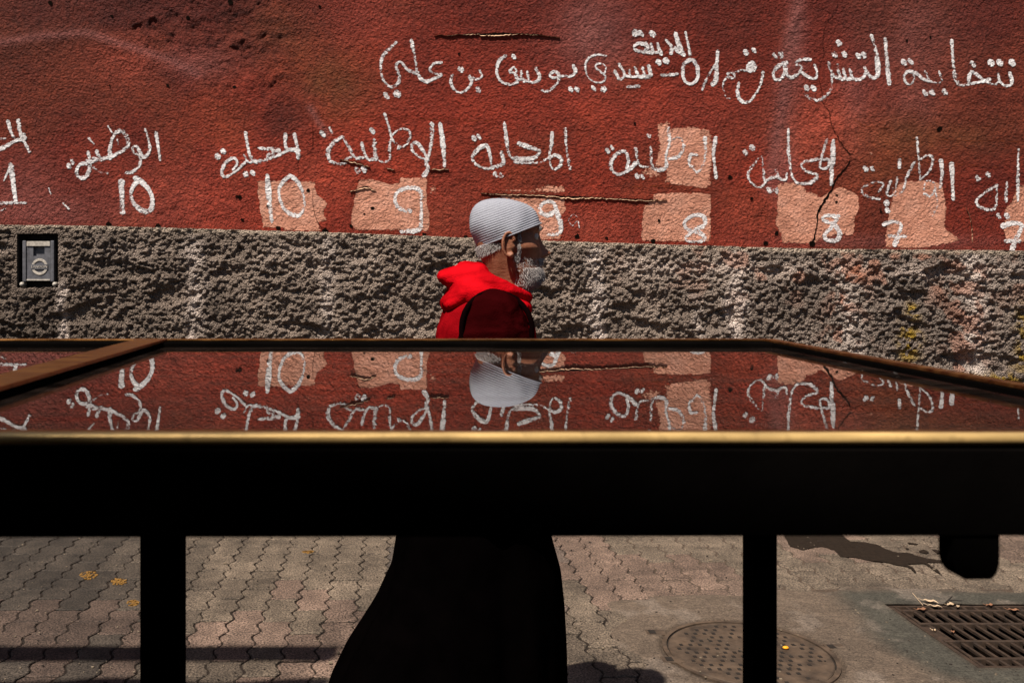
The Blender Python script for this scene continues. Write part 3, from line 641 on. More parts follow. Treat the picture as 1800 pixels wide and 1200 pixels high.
word('painted_word', '8', [([(638, 238), (632, 360), (628, 495)], 28, .0), ([(600, 228), (570, 320), (560, 395), (608, 395), (610, 352), (560, 345), (470, 360), (445, 385), (480, 420), (545, 445), (500, 488), (420, 490), (385, 430), (370, 300), (368, 165)], 20, .18),
     ([(357, 435), (350, 468), (310, 460), (290, 400)], 18, .35), ([(300, 450), (240, 470), (200, 515), (150, 500), (120, 440), (160, 370), (205, 330), (215, 400), (220, 468)], 19, .25)], 'white painted word left of the long crack', [(105, 305), (147, 277), (252, 535), (290, 535)], 28)
word('painted_number', '8', [([(668, 692), (592, 690), (580, 715), (640, 740), (680, 790), (660, 838), (600, 835), (590, 800), (630, 760), (663, 702)], 24, .1)], 'white painted number 8 beside the long crack')
word('painted_word', '8', [([(1357, 375), (1370, 585)], 26, .05), ([(1292, 355), (1298, 450), (1290, 518)], 24, .12), ([(1190, 530), (1200, 482), (1240, 482), (1260, 520), (1230, 570), (1192, 555)], 16, .45), ([(1260, 540), (1275, 620), (1245, 688)], 17, .35),
     ([(1145, 218), (1155, 330), (1165, 458)], 18, .35), ([(1165, 470), (1220, 420), (1242, 345), (1210, 322), (1162, 350)], 16, .4), ([(1130, 365), (1090, 440), (1065, 525)], 20, .2), ([(1063, 540), (1010, 570), (1000, 525)], 16, .4), ([(1025, 462), (1010, 555), (962, 560), (985, 482)], 18, .4),
     ([(918, 540), (942, 500), (900, 482), (832, 510), (812, 540), (850, 575), (918, 588)], 18, .25), ([(1040, 352), (1038, 395)], 20, .2)], 'faded white painted word above the left 7', [(835, 405), (875, 405), (963, 612), (970, 658)], 26)
word('painted_number', '8', [([(948, 740), (1000, 725), (1052, 742), (1040, 800), (1015, 865)], 24, .1), ([(982, 812), (1078, 815)], 22, .15)], 'white painted number 7 crossed with a bar, left one')
word('painted_word', '8', [([(1765, 290), (1760, 400), (1765, 595)], 20, .15), ([(1633, 505), (1560, 550), (1512, 600), (1540, 638), (1618, 650), (1635, 580), (1635, 510)], 20, .2), ([(1695, 490), (1690, 600)], 20, .3)], 'white painted word at the right end of the second line', [(1517, 462), (1580, 440), (1650, 690), (1700, 690)], 26)
word('painted_number', '8', [([(1675, 752), (1730, 735), (1790, 748), (1760, 820), (1730, 895)], 26, .12), ([(1692, 842), (1775, 842)], 22, .2)], 'white painted number 7 crossed with a bar, right one')

# --- cracks, scratches, holes ---------------------------------------------------------------
def crack(reg, pts, wid, lip):
    k = REG[reg][2]; Q = catmull(conv(reg, pts), 3.0); n = len(Q)
    ws = np.interp(np.linspace(0, 1, n), np.linspace(0, 1, len(wid)), wid)/k/2*0.70
    rnd = random.Random(int(pts[0][0])); V = []; L = []
    off = [0.0]*n
    for a in range(n):
        t = Q[min(a+1, n-1)]-Q[max(a-1, 0)]; t = t/(np.linalg.norm(t)+1e-9); nr = np.array([-t[1], t[0]])
        if nr[1] < 0: nr = -nr
        j = rnd.uniform(-1, 1)*1.0; p = Q[a]+nr*j
        w = ws[a]*rnd.uniform(0.6, 1.3)
        V += [p-nr*w, p+nr*w]; lw = w*0.45+rnd.uniform(0.2, 1.1)*(1.8 if lip == 2 else 1); L += [p+nr*w*0.9, p+nr*(w*0.9+lw*(0.35+0.65*math.sin(math.pi*a/(n-1))))]
    def lay_(pp, o_):
        pp = np.array(pp); x = wx(pp[:, 0]); z = wz(pp[:, 1]); return np.stack([x, WY-surf(x, z)-o_, z], -1)
    Fc = [(2*a, 2*a+1, 2*a+3, 2*a+2) for a in range(n-1)]
    c = mk('crack', lay_(V, 0.0046), Fc, MHOLE, wall)
    if lip:
        A = lay_(L, 0.0); m = len(A); ofs = np.where(np.arange(m) % 2 == 0, 0.0035, 0.0125)
        A[:, 1] -= ofs; B = A.copy(); B[:, 1] += 0.012
        Vv = np.concatenate([A, B]); Fc = [(2*a, 2*a+2, 2*a+3, 2*a+1) for a in range(n-1)]+[(2*a, m+2*a, m+2*a+2, 2*a+2) for a in range(n-1)]
        mk('broken_lip', Vv, Fc, MRAW, c)
for args in CRACKS: crack(*args)
def scratch(reg, pts, w):
    k = REG[reg][2]; Q = catmull(conv(reg, pts), 5.0); n = len(Q); V = []; rnd = random.Random(int(pts[0][0]+pts[0][1]))
    for a in range(n):
        hw = w/k/2*rnd.uniform(0.1, 0.95); q = Q[a]+np.array([0, rnd.uniform(-.8, .8)]); V += [q-np.array([0, hw]), q+np.array([0, hw])]
    V = np.array(V); x = wx(V[:, 0]); z = wz(V[:, 1]); ofs = np.where(np.arange(len(V)) % 2 == 0, 0.0048, 0.0030)
    mk('scratch', np.stack([x, WY-surf(x, z)-ofs, z], -1), [(2*a, 2*a+1, 2*a+3, 2*a+2) for a in range(n-1)], MORG, wall)
scratch('2', [(220, 614), (400, 616), (600, 622), (800, 632), (1120, 640)], 4)
scratch('3', [(720, 545), (1000, 553), (1200, 560), (1450, 575), (1600, 580)], 5)
scratch('8', [(1280, 228), (1500, 234), (1800, 242), (1900, 244)], 5)
scratch('8', [(930, 340), (1050, 355), (1200, 365), (1450, 380), (1640, 395)], 5)
scratch('8', [(770, 110), (830, 145), (900, 152), (980, 157)], 6)
scratch('7', [(1180, 487), (1300, 483), (1400, 486)], 5)
scratch('7', [(470, 408), (600, 410), (720, 415)], 4)
scratch('5', [(1310, 565), (1370, 560), (1440, 565)], 5)
def hole(px, py, r):
    rnd = random.Random(int(px*7+py)); n = 9; V = []
    for k in range(n):
        a = 2*math.pi*k/n; rr = r*rnd.uniform(0.6, 1.3); V.append((px+rr*math.cos(a), py+rr*math.sin(a)*0.85))
    V = np.array(V); x = wx(V[:, 0]); z = wz(V[:, 1])
    y = WY-surf(x, z)-0.0050
    mk('hole', np.concatenate([np.stack([x, y, z], -1), [[wx(px), y.mean()+0.0005, wz(py)]]]), [(k, n, (k+1) % n) for k in range(n)], MHOLE, wall)
for px, py, r in ((192, 394, 5), (278, 397, 5), (489, 401, 4), (745, 412, 4), (571, 406, 7), (617, 397, 3.5), (819, 417, 4), (1014, 415, 4.5), (1066, 418, 3), (1147, 424, 5), (1346, 427, 5), (1427, 428, 6),
                 (542, 335, 3.5), (654, 366, 3.5), (422, 347, 4), (416, 345, 2.5), (89, 6, 5), (197, 28, 3), (405, 4, 5), (412, 153, 4), (295, 150, 3), (426, 386, 3), (640, 376, 2), (470, 362, 2),
                 (1283, 311, 4), (1593, 72, 3), (1634, 66, 2.5), (807, 95, 2.5), (562, 12, 3), (1366, 410, 4), (1158, 388, 3), (1471, 343, 2.5), (1470, 355, 2.5), (1321, 349, 3), (330, 32, 4), (192, 150, 2), (1115, 218, 3), (1650, 227, 5), (1548, 372, 3)):
    hole(px, py, r)

# ================================================================== METER BOX in the recess
mpl = mat_plain('grey_box_plastic', (0.11, 0.107, 0.115), 0.30, 0.3, 25, 0.0008, 0.5)
mpl2 = mat_plain('worn_box_edge', (0.42, 0.37, 0.31), 0.45, 0.35, 60, 0.0008, 0.4)
mrec = mat_plain('recess_shadowed_cement', (0.030, 0.022, 0.017), 0.95, 0.4, 40, 0.01)  # recess shade put into the colour, darker than the base around it
D = 0.055
rv = [(RX0-.004, WY-.045, RZ0-.004), (RX1+.004, WY-.045, RZ0-.004), (RX1+.004, WY-.045, RZ1+.004), (RX0-.004, WY-.045, RZ1+.004)]
rv = rv+[(a, WY+0.036, c) for a, b, c in rv]
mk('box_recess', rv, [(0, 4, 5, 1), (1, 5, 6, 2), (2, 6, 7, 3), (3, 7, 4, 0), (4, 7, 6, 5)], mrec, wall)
bx0, bx1, bz0, bz1 = wx(42), wx(97), wz(495), wz(423)
bcx, bcz = (bx0+bx1)/2, (bz0+bz1)/2
mb = empty('meter_box', (bcx, WY, bz0), 'small grey plastic meter box with round embossed emblem set in the stone base', 'meter box')
yf = WY-0.006
# cover plate with a square window opening
w0, w1, h0, h1 = wx(60), wx(80), wz(450), wz(431)
fx0, fx1 = bx0+0.028, bx1-0.028
pieces = [box_vf(((fx0+w0)/2, yf, (bz0+bz1)/2), (w0-fx0, 0.02, bz1-bz0-.02)), box_vf(((fx1+w1)/2, yf, (bz0+bz1)/2), (fx1-w1, 0.02, bz1-bz0-.02)),
          box_vf(((w0+w1)/2, yf, (h1+bz1-.01)/2), (w1-w0, 0.0198, bz1-.01-h1)), box_vf(((w0+w1)/2, yf, (h0+bz0+.01)/2), (w1-w0, 0.0198, h0-bz0-.01))]
mk('cover', *join_vf(pieces), mpl, mb)
box('window', ((w0+w1)/2, yf+0.02, (h0+h1)/2), (w1-w0+.01, 0.008, h1-h0+.01), mat_plain('window_dark', (0.01, 0.01, 0.012), 0.15, 0.2), mb)
for sx in (bx0+0.012, bx1-0.012):
    box('side_rail', (sx, yf+0.006, bcz), (0.026, 0.05, bz1-bz0), mpl, mb, 0.006)
box('top_rail', (bcx, yf-0.013, bz1-0.022), (fx1-fx0, 0.008, 0.034), mpl2, mb, 0.002)
box('bottom_rail', (bcx, yf-0.013, bz0+0.012), (fx1-fx0, 0.008, 0.010), mpl2, mb, 0.002)
box('back_housing', (bcx, yf+0.026, bcz), (bx1-bx0-.02, 0.03, bz1-bz0-.02), mpl, mb)
for sx in (bx0-0.004, bx1+0.006):
    v, f = tube([(sx, yf-0.02, bz0-0.018), (sx, yf+0.03, bz0-0.018)], [0.016, 0.016], 16); mk('hinge_lug', v, f, mpl2, mb, True)
# emblem: ring, bar and letters
ex, ez, er = wx(71.3), wz(469), 14.5/WS
V = []; Fc = []; n = 40
for r, dy in ((er, 0), (er*0.97, -.004), (er*0.72, -.004), (er*0.68, 0)):
    for k in range(n):
        a = 2*math.pi*k/n; V.append((ex+r*math.cos(a), yf-0.0105+dy, ez+r*math.sin(a)))
for q in range(3):
    for k in range(n):
        k2 = (k+1) % n; Fc.append((q*n+k, q*n+k2, (q+1)*n+k2, (q+1)*n+k))
mk('emblem_ring', V, Fc, mpl2, mb)
box('emblem_bar', (ex, yf-0.013, ez), (er*2.0, 0.006, er*0.62), mpl, mb, 0.001)
def text_mesh(name, body, size, loc, mat, parent, rot=0):
    cu = bpy.data.curves.new(name, 'FONT'); cu.body = body; cu.size = size; cu.extrude = 0.0012; cu.align_x = 'CENTER'; cu.align_y = 'CENTER'; cu.resolution_u = 3
    t = bpy.data.objects.new('tmp', cu); C.objects.link(t); bpy.context.view_layer.update()
    me = bpy.data.meshes.new_from_object(t.evaluated_get(bpy.context.evaluated_depsgraph_get()))
    bpy.data.objects.remove(t); me.materials.clear(); me.materials.append(mat); me.name = name
    me.transform(Matrix.Translation(Vector(loc)-org(parent)) @ Matrix.Rotation(rot, 4, 'Y') @ Matrix.Rotation(math.pi/2, 4, 'X'))
    o = bpy.data.objects.new(name, me); C.objects.link(o); o.parent = parent; return o
text_mesh('emblem_lettering', 'LANDON', er*0.46, (ex, yf-0.017, ez), mpl2, mb)

# ================================================================== GROUND
def gx(px, py): return (px-PX)/F*gy(py)
def gy(py): return F*CAM_Z/(py-PY)
cem_px = [(1135, 1230), (1125, 1160), (1080, 1120), (1095, 1085), (1070, 1062), (1150, 1046), (1260, 1048), (1380, 1040), (1520, 1034), (1640, 1036), (1800, 1040), (2300, 1040), (2500, 1400), (1100, 1500)]
CEM = [(gx(*p), gy(p[1])) for p in cem_px]
def poly_sd(x, y, poly):
    d = seg_dist(x, y, poly+[poly[0]]); ins = np.zeros(x.shape, bool); n = len(poly); j = n-1
    for i_ in range(n):
        xi, yi = poly[i_]; xj, yj = poly[j]
        c = ((yi > y) != (yj > y)) & (x < (xj-xi)*(y-yi)/((yj-yi)+1e-12)+xi); ins ^= c; j = i_
    return np.where(ins, d, -d)
GX0, GX1, GY0, GY1 = 2.115, 2.98, 3.31, 3.925       # drain grate
MHX, MHY, MHR = 1.330, 3.44, 0.305                   # manhole
base = mat_ground('street_earth')
# far ground sheet with a hole where the detailed area lies is not needed: it lies lower
gnd = mk('ground', [(-60, -60, -0.30), (60, -60, -0.30), (60, 60, -0.30), (-60, 60, -0.30)], [(0, 1, 2, 3)], base, None, cols=np.tile([0.05, 0.038, 0.028], (4, 1)))
gnd['kind'] = 'structure'
# joint bed: earth between the pavers, washed nearly flush to the right
xs = np.concatenate([np.arange(-13, -2.2, 0.2), np.arange(-2.2, 4.4, 0.03), np.arange(4.4, 13.01, 0.2)]); ys = np.concatenate([np.arange(-4, 2.4, 0.2), np.arange(2.4, 5.6, 0.03), np.arange(5.6, 6.41, 0.1)])
X, Y, Fq = grid(xs, ys)
wash = sstep(0.95, 1.35, X+0.10*(fbm(X, Y, 0.3, 3, 5)-0.5))
Zb = -0.0062+0.0022*(fbm(X, Y, 0.08, 2, 9)-0.5)+wash*0.0030
jc = np.array([0.017, 0.010, 0.0055]); wc = np.array([0.080, 0.054, 0.036])
cc = jc*(1-wash[..., None])+wc*wash[..., None]
hole_ = (X > GX0) & (X < GX1) & (Y > GY0) & (Y < GY1)
fm = hole_.ravel()[Fq].any(1); Fq2 = Fq[~fm]
jb = mk('paving_bed', np.stack([X, Y, Zb], -1).reshape(-1, 3), Fq2, MG, None, True, cc.reshape(-1, 3)); jb['kind'] = 'structure'
# cement apron poured around manhole and drain
xs = np.arange(0.85, 4.3, 0.014); ys = np.arange(2.3, 4.35, 0.014)
X, Y, Fq = grid(xs, ys)
sd = poly_sd(X, Y, CEM)+0.13*(fbm(X, Y, 0.16, 4, 15)-0.5)
Zc = np.clip(sd*0.16, -0.02, 0.0045)+0.0052*(fbm(X, Y, 0.12, 4, 25)-0.5)-0.0008
rm = np.hypot(X-MHX, Y-MHY)
Zc = np.where(rm < MHR+0.02, np.minimum(Zc, -0.004), Zc)
hole_ = (X > GX0-0.0) & (X < GX1) & (Y > GY0-0.0) & (Y < GY1)
c1 = np.array([0.112, 0.080, 0.056]); c2 = np.array([0.058, 0.052, 0.039])
gcn = sstep(0.0, 0.15, poly_sd(X, Y, [(gx(a, b), gy(b)) for a, b in ((1440, 1030), (1480, 1085), (1500, 1110), (1530, 1140), (1640, 1200), (1900, 1260), (2300, 1100), (2200, 1030))])+0.12*(fbm(X, Y, 0.2, 4, 35)-0.45))
cc = c1*(1-gcn[..., None])+c2*gcn[..., None]
cc = cc*(0.75+0.5*fbm(X, Y, 0.25, 4, 45))[..., None]
lt = sstep(0.55, 0.7, fbm(X, Y, 0.12, 4, 55))[..., None]*0.4; cc = cc*(1-lt)+lt*np.array([0.21, 0.165, 0.13])
dk_ = np.exp(-((rm-MHR-0.015)/0.012)**2)[..., None]*0.7; cc = cc*(1-dk_)+dk_*np.array([0.035, 0.022, 0.012])
gr = np.exp(-(np.maximum(np.maximum(GX0-X, X-GX1), np.maximum(GY0-Y, Y-GY1))/0.02)**2)[..., None]*0.6; cc = cc*(1-gr)+gr*np.array([0.04, 0.026, 0.015])
fm = hole_.ravel()[Fq].any(1) | ((rm < MHR-0.03).ravel()[Fq].all(1))
Zf = Zc.ravel()[Fq].max(1) < -0.008
ce = mk('cement_apron', np.stack([X, Y, Zc], -1).reshape(-1, 3), Fq[~(fm | Zf)], MCE, None, True, cc.reshape(-1, 3)); ce['kind'] = 'structure'

# pavers: wavy interlocking blocks
PW, PL, GAP = 0.1290, 0.256, 0.0080; AMP = 0.0130
def wave(t): return AMP*math.sin(2*math.pi*t/(PL/2))
def paver_vf(dz=0.0, n=10):
    out = []
    for k in range(n+1):
        t = k/n*PL; out.append((PW/2-GAP/2+wave(t), min(max(t, GAP*0.8), PL-GAP*0.8)))
    for k in (1, 2): out.append((PW/2-GAP/2-(PW-GAP)*k/3, PL-GAP/2+(0.004 if k == 1 else -0.004)))
    for k in range(n, -1, -1):
        t = k/n*PL; out.append((-PW/2+GAP/2+wave(t), min(max(t, GAP*0.8), PL-GAP*0.8)))
    for k in (2, 1): out.append((PW/2-GAP/2-(PW-GAP)*k/3, GAP/2+(0.004 if k == 1 else -0.004)))
    m = len(out); cx_, cy_ = 0, PL/2; V = []
    for sc, z in ((1.0, -0.03), (1.0, -0.003), (None, 0.0)):
        for x, y in out:
            if sc is None:
                dx, dy = x-cx_, y-cy_; x2 = cx_+dx*(1-0.0035/(PW/2)); y2 = cy_+dy*(1-0.0035/(PL/2)); V.append((x2, y2-PL/2, z))
            else: V.append((x, y-PL/2, z))
    Fc = [tuple(range(2*m, 3*m))]
    for a in range(2):
        for k in range(m):
            k2 = (k+1) % m; Fc.append((a*m+k, a*m+k2, (a+1)*m+k2, (a+1)*m+k))
    return V, Fc
pv_parent = empty('pavement', (0, 0, 0), kind='structure'); pv_parent['label'] = 'wavy interlocking block paving of the lane in grey and dusty pink'
tmp = mk('paver', *paver_vf(), MPV, pv_parent); pme = tmp.data; bpy.data.objects.remove(tmp)
stuffV = []; stuffF = []; nP = 0
rest = []; vis = []
col0 = -36
for c in range(col0, 40):
    x = 0.02+c*PW
    for r in range(0, 27):
        y = 0.30+r*PL+(PL/2 if c % 2 else 0)
        if y > 6.42-PL/2: continue
        if GX0-0.10 < x < GX1+0.07 and GY0-0.13 < y < GY1+0.13: continue
        if math.hypot(x-MHX, y-MHY) < MHR+0.03: continue
        px = PX+F*x/max(y, .1); py = PY+F*CAM_Z/max(y, .1)
        inview = -60 < px < 1860 and 930 < py < 1225
        legs = (690 < px < 975) and inview and py > 960
        sd = float(poly_sd(np.array([x]), np.array([y]), CEM)[0])
        if inview and not legs and sd < 0.06: vis.append((y, x))
        else: rest.append((y, x, sd))
vis.sort()
def paver_color(x, y, rnd):
    g = np.array([0.042, 0.032, 0.024]); pk = np.array([0.132, 0.084, 0.062]); tan = np.array([0.118, 0.088, 0.062])
    px = PX+F*x/y; py = PY+F*CAM_Z/y
    # grey left, pinker middle; left blocks darkened to paint in a vignette
    t = 1/(1+math.exp(-(px-300+0*py)/45.0))
    n = float(vn(np.array([x/0.45]), np.array([y/0.6]), 5)[0])
    pink = (n > 0.48 or (px < 230 and py > 1105)) and rnd.random() < 0.85
    a = g*(1-t)+tan*t
    if pink: a = a*0.25+0.75*(pk*(0.55+0.5*t) if px < 300 else pk*1.1)
    a = a*(1.15 if rnd.random() < 0.08 else 1.0)*rnd.uniform(0.84, 1.16)
    if px > 1300: a = a*0.85+0.15*np.array([0.12, 0.09, 0.065])
    return tuple(a)
rnd = random.Random(3)
for k, (y, x) in enumerate(vis[:298]):
    o = bpy.data.objects.new('paver', pme); C.objects.link(o); o.parent = pv_parent
    o.location = (x+rnd.uniform(-.0012, .0012), y+rnd.uniform(-.002, .002), rnd.uniform(-0.0018, 0.0012)); o.rotation_euler = (rnd.uniform(-.009, .009), rnd.uniform(-.016, .016), rnd.uniform(-.013, .013))
    o.color = paver_color(x, y, rnd)+(1,)
def stuff_pavers(lst, name, colr):
    bV, bF = paver_vf(n=6); bV = np.array(bV); V = []; Fc = []
    for j, (y, x) in enumerate(lst):
        q = bV+np.array([x, y, rnd.uniform(-.001, .001)]); n0 = j*len(bV); V.append(q); Fc += [tuple(i_+n0 for i_ in f) for f in bF]
    o = mk(name, np.concatenate(V), Fc, MPV, pv_parent); o['kind'] = 'stuff'; o.color = colr; return o
stuff_pavers([(y, x) for y, x in vis[298:]]+[(y, x) for y, x, s in rest if s < 0.08 and x > 0.2], 'farther_pavers', (0.13, 0.093, 0.072, 1))
stuff_pavers([(y, x) for y, x, s in rest if s < 0.08 and x <= 0.2], 'outer_pavers', (0.075, 0.058, 0.046, 1))

# manhole cover
mmet = mat_plain('rusty_cast_iron', (0.062, 0.040, 0.025), 0.75, 0.60, 14, 0.0016, 0.4, 0.0, 90)
mmet2 = mat_plain('iron_seat_dark', (0.012, 0.008, 0.005), 0.8, 0.4, 30)
mh = empty('manhole_cover', (MHX, MHY, 0), 'round rusty iron manhole cover with studded tread in cement, behind the right table leg', 'manhole cover')
def disc(name, r0, r1, z0, z1, mat, parent, n=64, cx_=MHX, cy_=MHY):
    V = []; Fc = []
    prof = [(r0, z0), (r0, z1), (r1, z1), (r1, z0)] if r0 > 0 else [(0.0001, z1), (r1-.004, z1), (r1, z1-.003), (r1, z0)]
    for r, z in prof:
        for k in range(n): a = 2*math.pi*k/n; V.append((cx_+r*math.cos(a), cy_+r*math.sin(a), z))
    for q in range(len(prof)-1):
        for k in range(n): k2 = (k+1) % n; Fc.append((q*n+k, (q+1)*n+k, (q+1)*n+k2, q*n+k2))
    return mk(name, V, Fc, mat, parent)
disc('lid', 0, MHR-0.012, -0.02, 0.003, mmet, mh)
disc('seat_ring', MHR-0.006, MHR+0.010, -0.02, 0.0045, mmet, mh)
disc('joint', MHR-0.014, MHR-0.004, -0.02, -0.003, mmet2, mh)
for px, py, w, h in ((1152, 1112, 34, 10), (1183, 1160, 40, 12), (1468, 1138, 34, 12)):
    X0, Y0 = gx(px, py), gy(py)
    o = box('lifting_lug', (X0, Y0, -0.006), (w/1600*Y0, 0.05, 0.022), mmet, mh, 0.002)
    o = box('lug_slot', (X0-0.014, Y0, 0.0055), (0.026, 0.034, 0.002), mmet2, mh)
bv, bf = box_vf((0, 0, 0), (0.036, 0.010, 0.026)); tmp = mk('stud', bv, bf, mmet, mh); bevel_mesh(tmp, 0.002, 1); sme = tmp.data; bpy.data.objects.remove(tmp)
bv, bf = box_vf((0, 0, 0), (0.011, 0.018, 0.004)); tmp = mk('stud_pit', bv, bf, mmet2, mh); pme2 = tmp.data; bpy.data.objects.remove(tmp)
ns = 0
for a in range(-9, 10):
    for b in range(-9, 10):
        x = a*0.036+(0.018 if b % 2 else 0); y = b*0.036
        if math.hypot(x, y) < MHR-0.035 and not (0.13 < math.hypot(x-0.05, y-0.05) < 0.0):
            rr = (a+b) % 2
            o = bpy.data.objects.new('stud', sme); C.objects.link(o); o.parent = mh; o.location = (x, y, 0.0035)
            o.rotation_euler = (0, 0, 0.45 if rr else -0.35); ns += 1
pitsV = []
for a in range(-9, 10):
    for b in range(-9, 10):
        x = a*0.036+(0.0 if b % 2 else 0.018); y = b*0.036
        if math.hypot(x, y) < MHR-0.045 and rnd.random() > 0.30: pitsV.append(box_vf((MHX+x, MHY+y, 0.0030), (0.013, 0.017, 0.0026)))
o = mk('tread_pits', *join_vf(pitsV), mmet2, mh); o['kind'] = 'stuff'
disc('keyhole_ring', 0.030, 0.036, 0.002, 0.0075, mmet, mh, 32, MHX+0.055, MHY+0.10)

# drain grate with its pit
gm = mat_plain('rusty_grate_iron', (0.034, 0.020, 0.012), 0.7, 0.5, 35, 0.0015, 0.4, 0.0, 90)
dg_ = empty('drain_grate', ((GX0+GX1)/2, (GY0+GY1)/2, 0), 'rectangular rusty iron drain grate with slanting bars and dry leaves at its edge', 'drain grate')
fr = []
fw = 0.016
for c_, s_ in ((((GX0+GX1)/2, GY0+fw/2, -0.008), (GX1-GX0, fw, 0.022)), (((GX0+GX1)/2, GY1-fw/2, -0.008), (GX1-GX0, fw, 0.022)), ((GX0+fw/2, (GY0+GY1)/2, -0.0085), (fw, GY1-GY0-2*fw, 0.021)), ((GX1-fw/2, (GY0+GY1)/2, -0.0085), (fw, GY1-GY0-2*fw, 0.021))):
    fr.append(box_vf(c_, s_))
mk('frame', *join_vf(fr), gm, dg_)
cross = [3.385, 3.545, 3.72, 3.865]
for yy in cross: box('cross_bar', ((GX0+GX1)/2, yy, -0.007), (GX1-GX0-2*fw, 0.017, 0.026), gm, dg_, 0.002)
secs = [GY0+fw]+[v for yy in cross for v in (yy-.0085, yy+.0085)]+[GY1-fw]
for q in range(0, len(secs), 2):
    y0, y1 = secs[q], secs[q+1]; nb = 18; offx = (0.0, 0.006, 0.028, 0.004, 0.0)[q//2]
    for k in range(nb):
        x = GX0+0.026+offx+k*0.048
        if x > GX1-0.03: continue
        box('grate_bar', (x, (y0+y1)/2, -0.003), (0.0125, y1-y0, 0.012), gm, dg_, 0.002)
box('corner_plate', (GX0+0.040, 3.63, -0.005), (0.05, 0.14, 0.012), gm, dg_, 0.002)
pit = [(GX0, GY0, -0.012), (GX1, GY0, -0.012), (GX1, GY1, -0.012), (GX0, GY1, -0.012)]; pit = pit+[(a, b, -0.28) for a, b, c in pit]
mk('pit', pit, [(0, 1, 5, 4), (1, 2, 6, 5), (2, 3, 7, 6), (3, 0, 4, 7), (4, 5, 6, 7)], MHOLE, dg_)
# dry leaves
ml1 = mat_plain('pale_dry_leaf', (0.42, 0.30, 0.19), 0.8, 0.3, 80); ml2 = mat_plain('brown_dry_leaf', (0.20, 0.09, 0.045), 0.8, 0.3, 80)
LGRP = 'dry leaves around the drain grate'
def leaf(px, py, L, wdt, rot, mat, label, cur=0.3):
    X0, Y0 = gx(px, py), gy(py); V = []; Fc = []; n = 7
    e = empty('dry_leaf', (X0, Y0, 0.009), label, 'leaf')
    e['group'] = LGRP
    R = Matrix.Rotation(rot, 3, 'Z')
    for k in range(n):
        t = k/(n-1); w = wdt*math.sin(math.pi*(0.06+0.9*t))*0.5
        for u in (-1, -0.4, 0, 0.4, 1):
            p = Vector((t*L-L/2, u*w*(1+0.15*math.sin(9*t+u)), 0.5*cur*L*(t-.5)**2+abs(u)*w*0.55+0.003*math.sin(11*t))); V.append(Vector((X0, Y0, 0.009))+R @ p)
    for k in range(n-1):
        for u in range(4): a = k*5+u; Fc.append((a, a+1, a+6, a+5))
    mk('blade', V, Fc, mat, e, True)
    v, f = tube([Vector((X0, Y0, 0.009))+R @ Vector((-L/2, 0, .25*cur*L*.5)), Vector((X0, Y0, 0.009))+R @ Vector((-L*0.8, 0.006, 0.008))], [0.0013, 0.0008], 6); mk('stem', v, f, mat, e, True)
leaf(1636, 1061, 0.060, 0.026, -0.5, ml1, 'largest pale dry leaf lying on the far edge of the grate')
leaf(1644, 1069, 0.055, 0.016, -0.35, ml1, 'narrow pale leaf just in front of the largest pale leaf')
leaf(1672, 1066, 0.045, 0.024, 0.4, ml1, 'crumpled pale leaf beside the dark twig')
leaf(1684, 1069, 0.032, 0.012, 1.0, ml1, 'small curled pale leaf right of the twig')
leaf(1622, 1075, 0.050, 0.022, 0.1, ml2, 'brown leaf lying on the rear cross bar of the grate')
leaf(1741, 1067, 0.040, 0.018, 0.2, ml2, 'brown leaf at the far edge, towards the right')
leaf(1783, 1076, 0.050, 0.02, -0.2, ml2, 'brown leaf on the rear cross bar, rightmost')
leaf(1675, 1114, 0.022, 0.014, 1.2, ml2, 'tiny brown leaf on the middle of the grate')
leaf(1643, 1111, 0.020, 0.010, 0.1, ml1, 'tiny pale scrap on the corner plate of the grate')
tw = empty('twig', (gx(1671, 1062), gy(1062), 0.006), 'dark forked twig lying among the leaves at the grate', 'twig')
P0 = Vector((gx(1660, 1064), gy(1064), 0.008))
for a_, b_ in (((0, 0, 0), (0.055, 0.035, 0.02)), ((0.03, 0.018, 0.01), (0.075, 0.0, 0.014))):
    v, f = tube([P0+Vector(a_), P0+Vector(b_)], [0.0035, 0.002], 6); mk('twig_branch', v, f, mmet2, tw)
st = empty('straw', (gx(1612, 1052), gy(1052), 0.004), 'thin pale straw stalk lying beside the grate', 'straw')
v, f = tube([(gx(1604, 1044), gy(1044), .006), (gx(1622, 1066), gy(1066), .008)], [0.0016, 0.0016], 6); mk('stalk', v, f, ml1, st)
# orange chip on the manhole
X0, Y0 = gx(1381, 1142), gy(1142)
v, f = ellipsoid((X0, Y0, 0.010), (0.012, 0.009, 0.006), 10, 6); o = mk('orange_peel', v, f, mat_plain('orange_peel_skin', (0.75, 0.30, 0.01), 0.6, 0.2), None, True)
setp(o, 'tiny bright orange scrap of peel lying on the manhole cover', 'peel')
